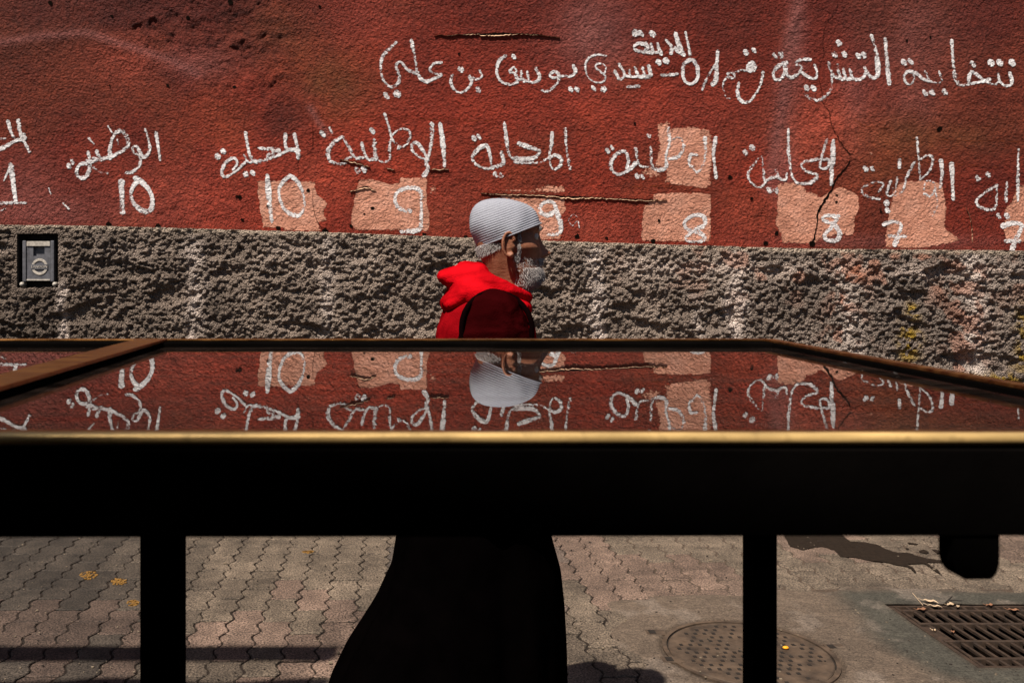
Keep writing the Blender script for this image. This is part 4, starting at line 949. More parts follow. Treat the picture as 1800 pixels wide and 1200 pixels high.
# yellow spatters of paint on the left pavers
mye = mat_plain('yellow_paint', (0.24, 0.12, 0.025), 0.7, 0.4, 120)
for px, py, rx, ry, lb in ((156, 1011, 16, 7, 'widest of the yellow paint spatter marks'), (208, 1022, 13, 6, 'middle yellow paint spatter mark'), (234, 1060, 10, 5, 'yellow paint spatter nearest the left leg'), (541, 970, 9, 2.5, 'small faint yellow spatter mark behind the gap of legs')):
    L = []
    r2 = random.Random(px)
    for k in range(60):
        a = r2.random()*6.28; q = math.sqrt(r2.random()); x_, y_ = px+rx*q*math.cos(a), py+ry*q*math.sin(a); cx_, cy_ = gx(x_, y_), gy(y_); s_ = r2.uniform(.0015, .005)
        n = 6; ang = r2.random()*3
        V = [(cx_+s_*r2.uniform(.5, 1.5)*math.cos(ang+2*math.pi*j/n)*1.6, cy_+s_*r2.uniform(.5, 1.5)*math.sin(ang+2*math.pi*j/n), 0.0035) for j in range(n)]
        V2 = [(a_, b_, -0.001) for a_, b_, c_ in V]
        L.append((V+V2, [tuple(range(n))]+[(j, j+6, (j+1) % n+6, (j+1) % n) for j in range(n)]))
    o = mk('paint_spatter', *join_vf(L), mye, pv_parent); o['kind'] = 'stuff'; o['label'] = lb
# wet stain
mwet = M('water_stain'); wn = mwet.noise(60, 3)
mwet.fin(mwet.ramp(wn, [(0.3, (0.010, 0.0065, 0.004)), (0.7, (0.020, 0.013, 0.008))]), 0.55, mwet.bump(mwet.noise(90, 3), 1.0, 0.003), 0.25)
def zz(lst): return [(1300+a/3.6, 930+b/3.6) for a, b in lst]
stains = [zz([(270, 20), (300, 75), (320, 110), (400, 135), (470, 118), (520, 112), (600, 135), (640, 175), (720, 182), (820, 200), (920, 210), (1010, 232), (1060, 240), (1095, 262), (1118, 280), (1105, 250), (1080, 235), (1050, 222), (1170, 220), (1200, 240), (1240, 270), (1275, 286), (1250, 258), (1210, 235), (1185, 212), (1290, 216), (1285, 200), (1200, 190), (1130, 172), (1070, 152), (1000, 152), (930, 130), (870, 100), (790, 85), (700, 78), (660, 50), (640, 20)]),
          zz([(1135, 138), (1165, 130), (1200, 148), (1180, 158), (1145, 150)]), zz([(1215, 130), (1250, 132), (1290, 152), (1250, 156)]), zz([(1060, 85), (1130, 96), (1120, 102), (1070, 95)]), zz([(1310, 210), (1350, 215), (1345, 222), (1315, 216)]), zz([(1040, 120), (1080, 124), (1060, 132)])]
V = []; Fc = []
for pl in stains:
    out = []
    for a in range(len(pl)):
        p, q = np.array(pl[a]), np.array(pl[(a+1) % len(pl)]); n = max(1, int(np.linalg.norm(q-p)/3))
        for t in range(n): r_ = p+(q-p)*t/n+np.array([random.uniform(-1, 1), random.uniform(-.5, .5)])*0.8; out.append(Vector((gx(*r_), gy(r_[1]))))
    r = delaunay_2d_cdt(out, [], [list(range(len(out)))], 1, 1e-6)
    n0 = len(V); V += [(p[0], p[1], 0.0042) for p in r[0]]; Fc += [tuple(i_+n0 for i_ in f) for f in r[2]]
o = mk('water_puddle', V, Fc, mwet.m, None); o['kind'] = 'stuff'; o['label'] = 'dark splash of spilt water drying on the pavers'
# grit
V = []; r2 = random.Random(9); L = []
for k in range(900):
    py = r2.uniform(945, 1230); px = r2.uniform(-60, 1860)
    if 690 < px < 980: continue
    x_, y_ = gx(px, py), gy(py)
    if GX0 < x_ < GX1 and GY0 < y_ < GY1: continue
    s_ = r2.uniform(.0010, .0030)*(1.7 if r2.random() < .06 else 1)
    V8, F8 = box_vf((x_, y_, 0.004+s_*0.3), (s_*2*r2.uniform(.7, 1.6), s_*2, s_*1.2)); L.append((V8, F8))
gmix = M('grit_mix'); gn = gmix.noise(9, 1); gmix.fin(gmix.ramp(gn, [(0.45, (0.02, 0.013, 0.008)), (0.58, (0.20, 0.15, 0.10))]), 0.9)
o = mk('grit', *join_vf(L), gmix.m, None); o['kind'] = 'stuff'

# ================================================================== GLASS TOPPED TABLE
ZT = CAM_Z-0.0749; ZG = CAM_Z-0.082; ZB = CAM_Z-0.1195
YF, YI, YB0, YB1 = 0.4135, 0.432, 0.990, 1.024
XL, XR = -1.32, 0.418
tb = empty('glass_table', (-0.45, 0.72, 0), 'long tall black display table topped with two glass panes in brown brass edging', 'table')
# frame rails
def rail(name, x0, x1, y0, y1, z0, z1, mat, bev=0.0012):
    return box(name, ((x0+x1)/2, (y0+y1)/2, (z0+z1)/2), (x1-x0, y1-y0, z1-z0), mat, tb, bev)
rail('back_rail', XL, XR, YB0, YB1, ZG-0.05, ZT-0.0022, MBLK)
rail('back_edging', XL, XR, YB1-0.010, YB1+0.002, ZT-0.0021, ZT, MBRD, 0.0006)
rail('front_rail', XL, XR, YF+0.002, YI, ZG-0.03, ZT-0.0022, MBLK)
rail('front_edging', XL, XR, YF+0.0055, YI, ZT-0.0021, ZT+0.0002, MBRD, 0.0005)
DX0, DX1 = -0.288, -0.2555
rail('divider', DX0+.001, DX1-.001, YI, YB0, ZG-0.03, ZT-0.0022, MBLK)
rail('divider_edging', DX0, DX1, YI+0.0005, YB1-0.012, ZT-0.0020, ZT+0.0012, MBRD, 0.0006)
rail('side_rail', XR-0.010, XR-0.001, YI, YB0, ZG-0.05, ZT-0.0022, MBLK)
rail('side_edging', XR-0.0095, XR+0.001, YI+0.0005, YB1-0.012, ZT-0.0020, ZT+0.0008, MBRD, 0.0006)
rail('side_rail', XL, XL+0.03, YI, YB0, ZG-0.05, ZT-0.0022, MBLK)
rail('side_edging', XL-0.001, XL+0.03, YI+0.0005, YB1-0.012, ZT-0.0020, ZT+0.0008, MBRD, 0.0006)
# brass nosing along the front
v, f = tube([(XL-0.002, YF, CAM_Z-0.0757), (XR+0.002, YF, CAM_Z-0.0757)], [0.0030, 0.0030], 40, up=(0, 0, 1)); mk('brass_nosing', v, f, MBR, tb, True)
# panes
for x0, x1 in ((DX1-0.001, XR-0.0102), (XL+0.0302, DX0+0.001)):
    box('glass_pane', ((x0+x1)/2, (YI+YB0)/2, ZG-0.002), (x1-x0, YB0-YI-.0006, 0.004), MGL, tb)
# tray below the glass
rail('tray_floor', XL+.03, XR-.01, YI, YB0, ZG-0.040, ZG-0.036, MBLK, 0)
# front apron, lower edge not quite level
fa = [(XL, YF-0.004, CAM_Z-0.1215), (XR, YF-0.004, CAM_Z-0.1184), (XR, YF-0.004, CAM_Z-0.0798), (XL, YF-0.004, CAM_Z-0.0798)]
fa = fa+[(a, b+0.016, c) for a, b, c in fa]
o = mk('front_apron', fa, [(0, 1, 2, 3), (4, 7, 6, 5), (0, 4, 5, 1), (1, 5, 6, 2), (2, 6, 7, 3), (3, 7, 4, 0)], MBLK, tb); bevel_mesh(o, 0.0006, 1)
rail('back_apron', XL, XR-0.002, YB0+0.002, YB1-0.002, CAM_Z-0.20, ZG-0.051, MBLK)
for xa in (XL+0.004, XR-0.012): rail('side_apron', xa, xa+0.010, YF+.014, YB0+.001, CAM_Z-0.115, ZG-0.055, MBLK)
for x0, x1, y0, y1 in ((-0.2800, -0.2370, 0.992, 1.022), (0.3880, 0.4140, 0.992, 1.022), (XL+.002, XL+.045, 0.992, 1.022), (XR-.034, XR-.002, 0.436, 0.466), (XL+.002, XL+.045, 0.436, 0.466)):
    o = box('leg', ((x0+x1)/2, (y0+y1)/2, (CAM_Z-0.116-(0.084 if y0 > .9 else 0))/2), (x1-x0, y1-y0, CAM_Z-0.116-(0.084 if y0 > .9 else 0)), MBLK, tb)
# rounded latch tab under the apron
cxh = 0.2612; hw = 0.0105; zt = CAM_Z-0.117; zb_ = CAM_Z-0.1385; out = [(cxh-hw, zt), (cxh-hw, zb_+0.010)]
for k in range(1, 9):
    a = math.pi+k/16*math.pi; out.append((cxh-hw+0.0065+0.0065*math.cos(a), zb_+0.010+0.010*math.sin(a)))
for k in range(8, 16):
    a = math.pi+k/16*math.pi; out.append((cxh+hw-0.0050+0.0050*math.cos(a), zb_+0.009+0.009*math.sin(a)))
out += [(cxh+hw, zb_+0.010), (cxh+hw, zt)]
m_ = len(out); V = [(a, YF-0.003, b) for a, b in out]+[(a, YF+0.008, b) for a, b in out]
o = mk('latch_tab', V, [tuple(range(m_)), tuple(range(2*m_-1, m_-1, -1))]+[(k, k+m_, (k+1) % m_+m_, (k+1) % m_) for k in range(m_)], MBLK, tb)
o['label'] = 'rounded black latch tab hanging under the front apron'

# ================================================================== THE MAN
MY = 2.45
msk = mat_skin(); mred = mat_cloth('red_wool', (0.40, 0.0030, 0.0065), 260, 0.3, 0.95, 0.0022, 0.0); mred2 = mat_cloth('red_wool_dimmed', (0.20, 0.0022, 0.0045), 260, 0.35, 0.95, 0.0022, 0.0)  # second, dimmer red carries the shade on the jacket body in its colour
mred_shade = mat_cloth('red_wool_shaded', (0.018, 0.0009, 0.0012), 260, 0.4, 0.95, 0.0022)  # sleeve shade put into the colour: a much darker copy of the red
mblk = mat_cloth('black_wool', (0.0030, 0.0010, 0.0011), 400, 0.3)
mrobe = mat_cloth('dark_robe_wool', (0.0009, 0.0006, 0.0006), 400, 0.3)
mhair = mat_plain('grey_hair', (0.34, 0.30, 0.28), 0.6, 0.3, 300)
mcap = M('grey_knit'); mcap.fin(mcap.ramp(mcap.noise(500, 2), [(0.3, (0.22, 0.22, 0.25)), (0.7, (0.33, 0.33, 0.365))]), 0.95, mcap.bump(mcap.noise(380, 2), 1.0, 0.0012), 0.05); mcap.b.inputs['Sheen Weight'].default_value = 0.2; mcap = mcap.m
man = empty('person', (0.24, MY, 0), 'elderly bearded man in grey knitted cap and red hooded jacket walking right past the wall', 'person')
# head loft: Z, x back, x front, half width
SL = [(1.27, .185, .315, .075), (1.33, .215, .325, .062), (1.37, .238, .335, .057), (1.395, .244, .347, .056), (1.408, .243, .372, .055), (1.416, .242, .384, .056), (1.428, .240, .390, .059), (1.445, .236, .3885, .063), (1.458, .232, .386, .066),
      (1.470, .228, .390, .069), (1.485, .222, .388, .071), (1.500, .217, .385, .073), (1.515, .213, .382, .0745), (1.530, .214, .379, .075), (1.545, .215, .381, .076), (1.556, .216, .3880, .0765), (1.566, .218, .383, .075), (1.580, .227, .363, .071),
      (1.592, .237, .340, .063), (1.602, .250, .316, .050), (1.609, .262, .300, .034), (1.612, .275, .288, .012)]
SLa = np.array(SL)
def headpt(z, th):
    xb = np.interp(z, SLa[:, 0], SLa[:, 1]); xf = np.interp(z, SLa[:, 0], SLa[:, 2]); hw = np.interp(z, SLa[:, 0], SLa[:, 3])
    cx = (xb+xf)/2; a = (xf-xb)/2
    ct, st_ = math.cos(th), math.sin(th)
    px_ = 2.0 if ct < 0 else (2.5 if z > 1.50 else 2.1)
    x = cx+a*math.copysign(abs(ct)**(2/px_), ct); y = hw*math.copysign(abs(st_)**(2/2.2), st_)
    g = lambda y0, z0, sy, sz: math.exp(-((abs(y)-y0)/sy)**2-((z-z0)/sz)**2)
    if ct > 0.0:
        x += 0.0245*g(0, 1.489, 0.0125, 0.011)+0.013*g(0, 1.507, 0.009, 0.016)+0.006*g(0, 1.53, 0.009, 0.014)      # nose
        x += 0.007*g(0.015, 1.484, 0.006, 0.006)
        x -= 0.0125*g(0.032, 1.535, 0.014, 0.010)*(1 if ct > .2 else 0)                                      # eye sockets
        x += 0.006*g(0.027, 1.556, 0.022, 0.006)                                                               # brow
        x += 0.0035*g(0, 1.462, 0.022, 0.0045)+0.0035*g(0, 1.448, 0.020, 0.0045)-0.003*g(0, 1.455, 0.024, 0.0025)   # lips
        x += 0.004*g(0, 1.425, 0.016, 0.010)-0.003*g(0, 1.437, 0.02, 0.004)
        x -= 0.006*g(0.045, 1.470, 0.014, 0.018); y += math.copysign(0.004*g(0.060, 1.505, 0.03, 0.010), y)          # hollow cheek, cheekbone
        y -= math.copysign(0.006*g(0.07, 1.472, 0.05, 0.016), y)
        x -= 0.002*g(0.022, 1.478, 0.004, 0.012)
        y -= math.copysign(0.004*g(0.07, 1.55, 0.03, 0.012)*(1 if .3 < ct < .8 else 0), y)
    return (x, MY+y, z)
def head_vf(n=128):
    zz_ = np.concatenate([np.arange(1.27, 1.40, 0.008), np.arange(1.40, 1.60, 0.0022), np.linspace(1.60, 1.632, 16)]); V = []; Fc = []
    for z in zz_:
        for k in range(n): V.append(headpt(z, 2*math.pi*k/n))
    m = len(zz_)
    for i_ in range(m-1):
        for k in range(n): k2 = (k+1) % n; Fc.append((i_*n+k, i_*n+k2, (i_+1)*n+k2, (i_+1)*n+k))
    Fc.append(tuple(range(n))[::-1]); Fc.append(tuple(range((m-1)*n, m*n))); return V, Fc
pieces = [head_vf()]
# ears: outer rim, bowl, lobe
for s in (-1, 1):
    ye = MY+s*0.078
    rim = []; rr = []
    for k in range(13):
        a = math.radians(150-300*k/12+20); rim.append((0.290+0.0165*math.cos(math.radians(20+k*24))*1.0, ye+s*(0.010-0.004*math.cos(math.radians(20+k*24))), 1.512+0.031*math.sin(math.radians(20+k*24)))); rr.append(0.0042)
    pieces.append(tube(rim, rr, 10, up=(0, 1, 0)))
    pieces.append(ellipsoid((0.291, ye+s*0.002, 1.513), (0.0135, 0.0052, 0.027)))
    pieces.append(ellipsoid((0.292, MY+s*0.074, 1.507), (0.011, 0.012, 0.020)))
    pieces.append(ellipsoid((0.296, ye+s*0.004, 1.484), (0.0080, 0.0042, 0.0095)))
    pieces.append(ellipsoid((0.303, ye+s*0.002, 1.507), (0.004, 0.004, 0.006)))
# trunk, legs, arms, hands
pieces.append(tube([(0.255, MY, 0.88), (0.24, MY, 1.0), (0.235, MY, 1.12), (0.235, MY, 1.24), (0.24, MY, 1.31), (0.255, MY, 1.36)], [(.155, .10), (.145, .095), (.15, .10), (.165, .105), (.155, .085), (.07, .06)], 28, up=(0, 1, 0)))
pieces.append(ellipsoid((0.25, MY, 0.88), (0.11, 0.165, 0.10)))
for s, kx, ax in ((-1, 0.345, 0.36), (1, 0.17, -0.13)):
    y0 = MY+s*0.09
    pieces.append(tube([(0.25, y0, 0.88), ((0.25+kx)/2+.01, y0, 0.69), (kx, y0, 0.48 if s < 0 else 0.47)], [.083, .072, .054], 18))
    za = 0.09 if s < 0 else 0.13
    pieces.append(tube([(kx, y0, 0.48 if s < 0 else 0.47), ((kx+ax)/2-.012, y0, 0.31), (ax, y0, za)], [.054, .050, .033], 18))
    pieces.append(tube([(ax-0.03, y0, za-0.03), (ax+0.07, y0, 0.045), (ax+0.17, y0-s*0.005, 0.033 if s < 0 else 0.028)], [(.032, .034), (.038, .028), (.034, .016)], 16))
for s, ex_, hx in ((-1, 0.20, 0.345), (1, 0.27, 0.40)):
    sh = Vector((0.24, MY+s*0.165, 1.315)); el = Vector((ex_, MY+s*0.225, 1.05)); wr = Vector((hx-.02, MY+s*0.20, 0.965))
    pieces.append(tube([sh, sh.lerp(el, .5), el], [.052, .046, .038], 16)); pieces.append(tube([el, el.lerp(wr, .4), wr], [.040, .037, .026], 16))
    dr = (wr-el).normalized(); pc = wr+dr*0.045; up_ = Vector((0, 1, 0))
    fwd = Vector((dr.x, 0, dr.z)).normalized(); dn = Vector((-fwd.z, 0, fwd.x))
    pieces.append(tube([wr, wr+dr*0.04, wr+dr*0.085], [(.017, .026), (.0145, .038), (.013, .040)], 16, up=(0, 1, 0)))
    for q, (off, L) in enumerate(((-.030, .066), (-.011, .076), (.010, .072), (.029, .056))):
        b0 = wr+dr*0.080-dn*off; inn = Vector((0, -s, 0))
        p1 = b0+dr*L*0.45+inn*0.006; p2 = p1+dr*L*0.28+inn*0.016; p3 = p2+dr*L*0.12+inn*0.018
        pieces.append(tube([b0, p1, p2, p3], [.0088, .0082, .0074, .0062], 10))
    tb0 = wr+dr*0.030+dn*0.026; inn = Vector((0, -s, 0))
    pieces.append(tube([tb0, tb0+dn*0.018+dr*0.030+inn*0.010, tb0+dn*0.020+dr*0.058+inn*0.016], [.0115, .0100, .0080], 10))
body = remesh('body', pieces, 0.0029, msk, man, 2)
# eyes with lids
mey = mat_plain('eye_white', (0.55, 0.48, 0.42), 0.15, 0.1); mir = mat_plain('eye_iris', (0.02, 0.012, 0.008), 0.1, 0.1)
for s in (-1, 1):
    v, f = ellipsoid((0.3655, MY+s*0.031, 1.534), (0.0115, 0.0115, 0.0115), 20, 12); e_ = mk('eye', v, f, mey, man, True)
    v, f = ellipsoid((0.3755, MY+s*0.032, 1.533), (0.0022, 0.0055, 0.0055), 16, 8); mk('iris', v, f, mir, e_, True)
# knitted cap
RC = Vector((0.303, MY, 1.537)); ang = math.radians(21)
ux = Vector((math.cos(ang), 0, math.sin(ang))); un = Vector((-math.sin(ang), 0, math.cos(ang))); uy = Vector((0, 1, 0))
V = []; Fc = []; n = 96; m = 110
for i_ in range(m+1):
    t = i_/m
    r = (1-t**2.3)**(1/1.75) if t < 1 else 0.0
    a = 0.0905*r; b = 0.0870*r; h = 0.115*t
    rib = 0.0008*math.sin(t*2*math.pi*19)*(1 if r > .12 else r/.12)
    for k in range(n):
        th = 2*math.pi*k/n
        wr_ = 0.0018*math.sin(3*th+5*t)+0.0012*math.sin(7*th-9*t)
        bl = 0.010*math.exp(-((t-.45)/.3)**2)*max(0, -math.cos(th))-0.006*math.exp(-((t-.72-.05*math.cos(th))/.035)**2)*math.exp(-((abs(math.atan2(math.sin(th+1.9), math.cos(th+1.9))))/.5)**2)
        p = RC+ux*((a+rib+wr_+bl)*math.cos(th)-0.034*t**2.6)+uy*((b+rib+wr_)*math.sin(th))+un*(h+0.006*math.sin(2*th+1)*t*(1-t))
        V.append(p)
for i_ in range(m):
    for k in range(n): k2 = (k+1) % n; Fc.append((i_*n+k, i_*n+k2, (i_+1)*n+k2, (i_+1)*n+k))
st0 = len(V)      # turned-in rim
for k in range(n):
    th = 2*math.pi*k/n; V.append(RC+ux*(0.088*math.cos(th))+uy*(0.081*math.sin(th))+un*0.002)
for k in range(n): k2 = (k+1) % n; Fc.append((st0+k, st0+k2, k2, k))
cap = mk('knitted_cap', V, Fc, mcap, man, True)
pts = [RC+ux*(0.0905*math.cos(2*math.pi*k/48))+uy*(0.0875*math.sin(2*math.pi*k/48))+un*0.002 for k in range(49)]
v, f = tube(pts, [(.0022, .0022)]*49, 8, up=(0, 0, 1)); mk('cap_rim', v, f, mcap, cap, True)
# hair and beard: many short strands growing out of the skin
me = body.data; nv = len(me.vertices); co = np.empty(nv*3, np.float32); me.vertices.foreach_get('co', co); co = co.reshape(-1, 3)+np.array(org(man))
no = np.empty(nv*3, np.float32); me.vertex_normals.foreach_get('vector', no); no = no.reshape(-1, 3)
def strands(name, mask, count, L, dirv, w, seed, wt=None):
    r = np.random.RandomState(seed); idx = np.where(mask)[0]
    if len(idx) == 0: return None
    idx = r.choice(idx, count, p=(None if wt is None else wt[idx]/wt[idx].sum())); p = co[idx]+r.normal(0, .0008, (count, 3)); nn = no[idx]
    d = nn*0.55+np.array(dirv)+r.normal(0, .28, (count, 3)); d /= np.linalg.norm(d, axis=1)[:, None]
    s = np.cross(d, nn+r.normal(0, .2, (count, 3))); s /= np.linalg.norm(s, axis=1)[:, None]+1e-9
    l = L*r.uniform(.5, 1.3, (count, 1))
    mid = p+d*l*0.6; tip = p+d*l+np.array([0, 0, -1])*l*0.18
    A = p-s*w; B = p+s*w; C_ = mid+s*w*.7; D_ = mid-s*w*.7
    Vv = np.stack([A, B, C_, D_, tip], 1).reshape(-1, 3); b = np.arange(count)[:, None]*5
    Fc = np.concatenate([b+np.array([[0, 1, 2]]), b+np.array([[0, 2, 3]]), b+np.array([[3, 2, 4]])])
    o = mk(name, Vv, Fc, mhair, man, True); return o
x_, y_, z_ = co[:, 0], co[:, 1]-MY, co[:, 2]
rimz = 1.537+(x_-0.300)*math.tan(ang)
earz = ((np.abs(y_) > 0.070) & (x_ > 0.268) & (x_ < 0.315) & (z_ > 1.47) & (z_ < 1.55)) | (np.abs(y_) > 0.084)
hairm = (z_ < rimz+.004) & (z_ > 1.478+np.clip((x_-.22)*0.5, 0, .06)) & (x_ < 0.285) & (z_ < 1.60) & ~earz
sidem = (z_ < rimz+.004) & (z_ > 1.47) & (x_ > 0.306) & (x_ < 0.325) & (np.abs(y_) > .05) & ~earz
strands('hair', hairm | sidem, 3600, 0.007, (-0.35, 0, -0.75), 0.00045, 4)
jaw = (z_ > 1.398) & (x_ > 0.325) & (z_ < np.interp(x_, [.325, .345, .360, .372, .385, .42], [1.425, 1.440, 1.446, 1.446, 1.442, 1.440])) & ~earz & (x_ < .45)
mous = (z_ > 1.460) & (z_ < 1.477) & (x_ > 0.366) & (np.abs(y_) < .032)
lips = (z_ > 1.444) & (z_ < 1.460) & (x_ > 0.378) & (np.abs(y_) < .018)
strands('beard', ((jaw & (x_ > .32)) | ((z_ < 1.452) & (z_ > 1.398) & (x_ > .33))) & ~lips & (x_ < .45), 7500, 0.0095, (0.15, 0, -0.75), 0.0005, 5, sstep(.325, .375, x_)+.02)
strands('moustache', mous & ~lips, 900, 0.005, (0.1, 0, -0.9), 0.0005, 8)
strands('stubble', (z_ < 1.478) & (z_ > 1.405) & (x_ > .310) & (x_ < .395) & ~lips & ~earz, 2600, 0.005, (0.1, 0, -0.8), 0.0004, 9)
brow = (z_ > 1.551) & (z_ < 1.561) & (x_ > .36) & (np.abs(y_) > .012) & (np.abs(y_) < .048)
strands('eyebrows', brow & (x_ < .380), 200, 0.004, (0.1, 0, -0.3), 0.0004, 6)
# jacket
def wrinkle(size, amp, seed, stretch=(1, 1)):
    def f_(co_, no_):
        a = fbm(co_[:, 0]*stretch[0]+co_[:, 1]*1.3, co_[:, 2]*stretch[1]+co_[:, 1]*.6, size, 3, seed)
        return amp*(1-np.abs(a-0.5)*4)
    return f_
def loft(SLs, n=48, pw=2.3, yc=MY):
    V = []; Fc = []
    for z, xb, xf, hw in SLs:
        for k in range(n):
            th = 2*math.pi*k/n; ct, s_ = math.cos(th), math.sin(th)
            V.append(((xb+xf)/2+(xf-xb)/2*math.copysign(abs(ct)**(2/pw), ct), yc+hw*math.copysign(abs(s_)**(2/pw), s_), z))
    for i_ in range(len(SLs)-1):
        for k in range(n): k2 = (k+1) % n; Fc.append((i_*n+k, i_*n+k2, (i_+1)*n+k2, (i_+1)*n+k))
    m_ = len(SLs); Fc.append(tuple(range(n))[::-1]); Fc.append(tuple(range((m_-1)*n, m_*n))); return V, Fc
jk = remesh('jacket', [loft([(.80, .075, .395, .215), (.95, .085, .385, .205), (1.10, .095, .378, .205), (1.22, .105, .372, .205), (1.29, .113, .362, .200), (1.34, .130, .348, .175), (1.375, .160, .330, .130), (1.40, .200, .310, .085)])], 0.006, mred2, man, 5, wrinkle(0.10, 0.006, 201))
for s, mt in ((-1, mred_shade), (1, mred_shade)):
    ex_, hx = (0.215, 0.335) if s < 0 else (0.27, 0.39)
    sh = Vector((0.243, MY+s*0.158, 1.335)); el = Vector((ex_, MY+s*0.232, 1.05)); wr = Vector((hx-.02, MY+s*0.205, 0.975))
    sl_ = remesh('sleeve', [tube([sh+Vector((0,s*.02,.004)), sh+Vector((0, s*.045, -.06)), sh.lerp(el, .5)+Vector((0, s*.01, 0)), el, el.lerp(wr, .5), wr], [(.066, .070), (.068, .090), (.064, .086), (.058, .066), (.054, .058), (.050, .052)], 28, up=(0, 1, 0))], 0.005, mt, jk, 4, wrinkle(0.07, 0.006, 210+s, (1, 1.6)))
    # black welt where the sleeve is set in
    pts = []
    for k in range(17):
        a = math.radians(-8+196*k/16); pts.append((0.243+0.086*math.cos(a)*(1.0+.04*math.sin(a)), MY+s*(0.232-0.055*max(0, math.sin(a))**2), 1.298+0.092*math.sin(a) if math.sin(a) > 0 else 1.298+0.25*math.sin(a)))
    pts = [(pts[0][0]+.006, MY+s*.245, 1.14)]+pts+[(pts[-1][0]-.010, MY+s*.245, 1.14)]
    v, f = tube(pts, [(.0070, .0070)]*len(pts), 10, up=(0, 1, 0)); w_ = mk('sleeve_welt', v, f, mblk, jk, True)
# hood lying on the shoulders
hp = []
ring_ = []; rr = []
for k in range(25):
    a = 2*math.pi*k/24; bk = (1-math.cos(a))/2      # 0 front .. 1 back
    ring_.append((0.266+0.070*math.cos(a)-0.008*bk, MY+0.088*math.sin(a)*(1+.1*bk), 1.372+0.066*bk-0.006*abs(math.sin(a)))); rr.append((.016+.012*bk, .024+.010*bk))
hp.append(tube(ring_, rr, 18, up=(0, 0, 1)))
ring_ = []; rr = []
for k in range(25):
    a = 2*math.pi*k/24; bk = (1-math.cos(a))/2
    ring_.append((0.252+0.078*math.cos(a)-0.006*bk, MY+0.135*math.sin(a), 1.345+0.062*bk-0.012*abs(math.sin(a)))); rr.append((.020+.014*bk, .030))
hp.append(tube(ring_, rr, 18, up=(0, 0, 1)))
hp.append(tube([(0.215, MY, 1.428), (0.175, MY, 1.424), (0.145, MY, 1.424), (0.122, MY, 1.428)], [(.105, .036), (.092, .034), (.068, .026), (.034, .014)], 24, up=(0, 1, 0)))
hp.append(tube([(0.205, MY, 1.395), (0.170, MY, 1.378), (0.140, MY, 1.352)], [(.13, .045), (.125, .036), (.11, .022)], 24, up=(0, 1, 0)))
remesh('hood', hp, 0.0036, mred, jk, 4, lambda c_, n_: wrinkle(0.085, 0.0048, 221, (0.7, 2.4))(c_, n_)+wrinkle(0.03, 0.0012, 231, (0.9, 2.0))(c_, n_))
# robe under the jacket
def folds(co_, no_):
    a = np.arctan2(co_[:, 1]-MY, co_[:, 0]-0.2); dn = np.clip((1.0-co_[:, 2]), 0, 1)
    return dn*(0.018*np.sin(7*a+2*fbm(co_[:, 2], a, .3, 2, 5))+0.010*np.sin(13*a+3*co_[:, 2]))
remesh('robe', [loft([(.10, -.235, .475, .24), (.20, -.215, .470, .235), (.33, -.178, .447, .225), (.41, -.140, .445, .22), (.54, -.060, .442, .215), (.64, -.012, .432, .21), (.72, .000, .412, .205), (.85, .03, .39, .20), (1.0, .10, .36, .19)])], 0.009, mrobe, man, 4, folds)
mshoe = mat_plain('tan_leather', (0.12, 0.06, 0.025), 0.5, 0.2)
for s, ax, za in ((-1, 0.36, 0.0), (1, -0.13, 0.0)):
    y0 = MY+s*0.09
    o = remesh('shoe', [tube([(ax-0.055, y0, 0.048), (ax+0.03, y0, 0.055), (ax+0.12, y0, 0.045), (ax+0.20, y0, 0.036)], [(.038, .046), (.043, .052), (.047, .042), (.040, .032)], 20, up=(0, 1, 0)), box_vf((ax+0.075, y0, 0.010), (0.29, 0.088, 0.018))], 0.005, mshoe, man, 3)

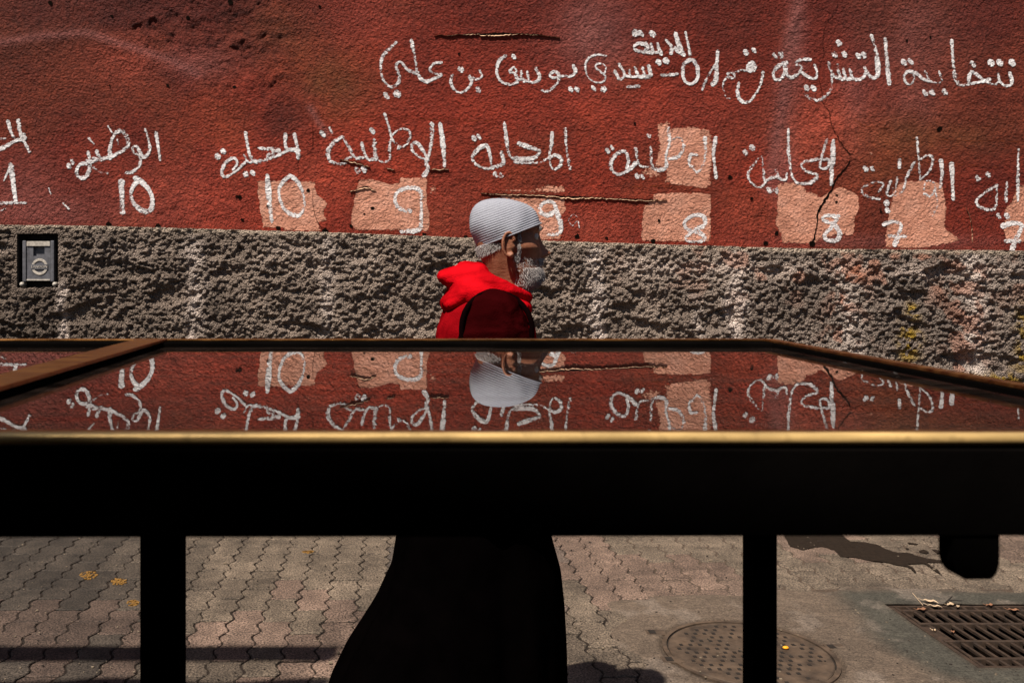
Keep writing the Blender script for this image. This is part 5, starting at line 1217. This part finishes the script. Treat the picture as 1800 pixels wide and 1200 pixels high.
# ================================================================== CANOPIES ABOVE AND BEHIND THE CAMERA (unseen, added to shade table front and paving)
mcan = mat_cloth('added_canopy_canvas', (0.16, 0.12, 0.09), 80, 0.2); mpole = mat_plain('added_canopy_wood', (0.08, 0.05, 0.03), 0.8, 0.3)
def added_canopy(label, x0, x1, y0, y1, z0, z1, posts, beam=True, gap=0.0, skew=0.0):
    e = empty('added_awning', ((x0+x1)/2, (y0+y1)/2, 0), label, 'awning')
    nx, ny = 40, 12; V = []; Fc = []
    for lay_ in (0, 1):
        for j in range(ny+1):
            for i_ in range(nx+1):
                u, w = i_/nx, j/ny; x = x0+(x1-x0)*u; y = y0+(y1-gap-y0)*w
                z = z0+(z1-z0)*w-0.05*math.sin(math.pi*w)*(0.6+0.4*math.sin(u*20))-0.012*lay_
                V.append((x, y+(0.02*math.sin(x*9) if j == ny else 0), z))
    N = (nx+1)*(ny+1)
    for j in range(ny):
        for i_ in range(nx):
            a = j*(nx+1)+i_; Fc.append((a, a+1, a+nx+2, a+nx+1)); Fc.append((N+a, N+a+nx+1, N+a+nx+2, N+a+1))
    mk('added_canvas', V, Fc, mcan, e, True)
    if beam: box('added_front_beam', ((x0+x1)/2, y1, z1), (x1-x0, 0.10, 0.10), mpole, e, 0.01)
    e.rotation_euler.z = skew
    for x, y, zt_ in posts: box('added_post', (x, y, zt_/2), (0.08, 0.08, zt_), mpole, e)
SKEW = -0.09  # turns the added awning so its shadow edge dims the nosing at left
added_canopy('wide brown canvas awning out of view, added to shade the table front', -5.5, 5.5, -3.0, -0.488-0.050, 3.3, 3.0, [(-5.4, -.5, 2.95), (5.4, -.5, 2.95)], True, 0.0, SKEW)
added_canopy('smaller canvas awning out of view at left, added to cast the shadow band on the paving', -5.0, -1.17, 0.35, 2.14, 2.75, 2.60, [(-4.9, 2.1, 2.55)], True, 0.22)
sf = empty('shop_building', (0, -3.2, 0), 'plain ochre shop front across the lane from the red wall', 'building')
msf = mat_plain('ochre_render', (0.09, 0.05, 0.032), 0.9, 0.3, 4, 0.003)
mk('facade', *join_vf([box_vf((-4.1, -3.2, 2.2), (6.0, 0.3, 4.4)), box_vf((4.1, -3.2, 2.2), (6.0, 0.3, 4.4)), box_vf((0, -3.2, 3.35), (2.2, 0.3, 2.1))]), msf, sf)
box('door', (0, -3.22, 1.15), (2.2, 0.08, 2.3), mat_plain('shop_door_wood', (0.06, 0.03, 0.015), 0.6, 0.3), sf)
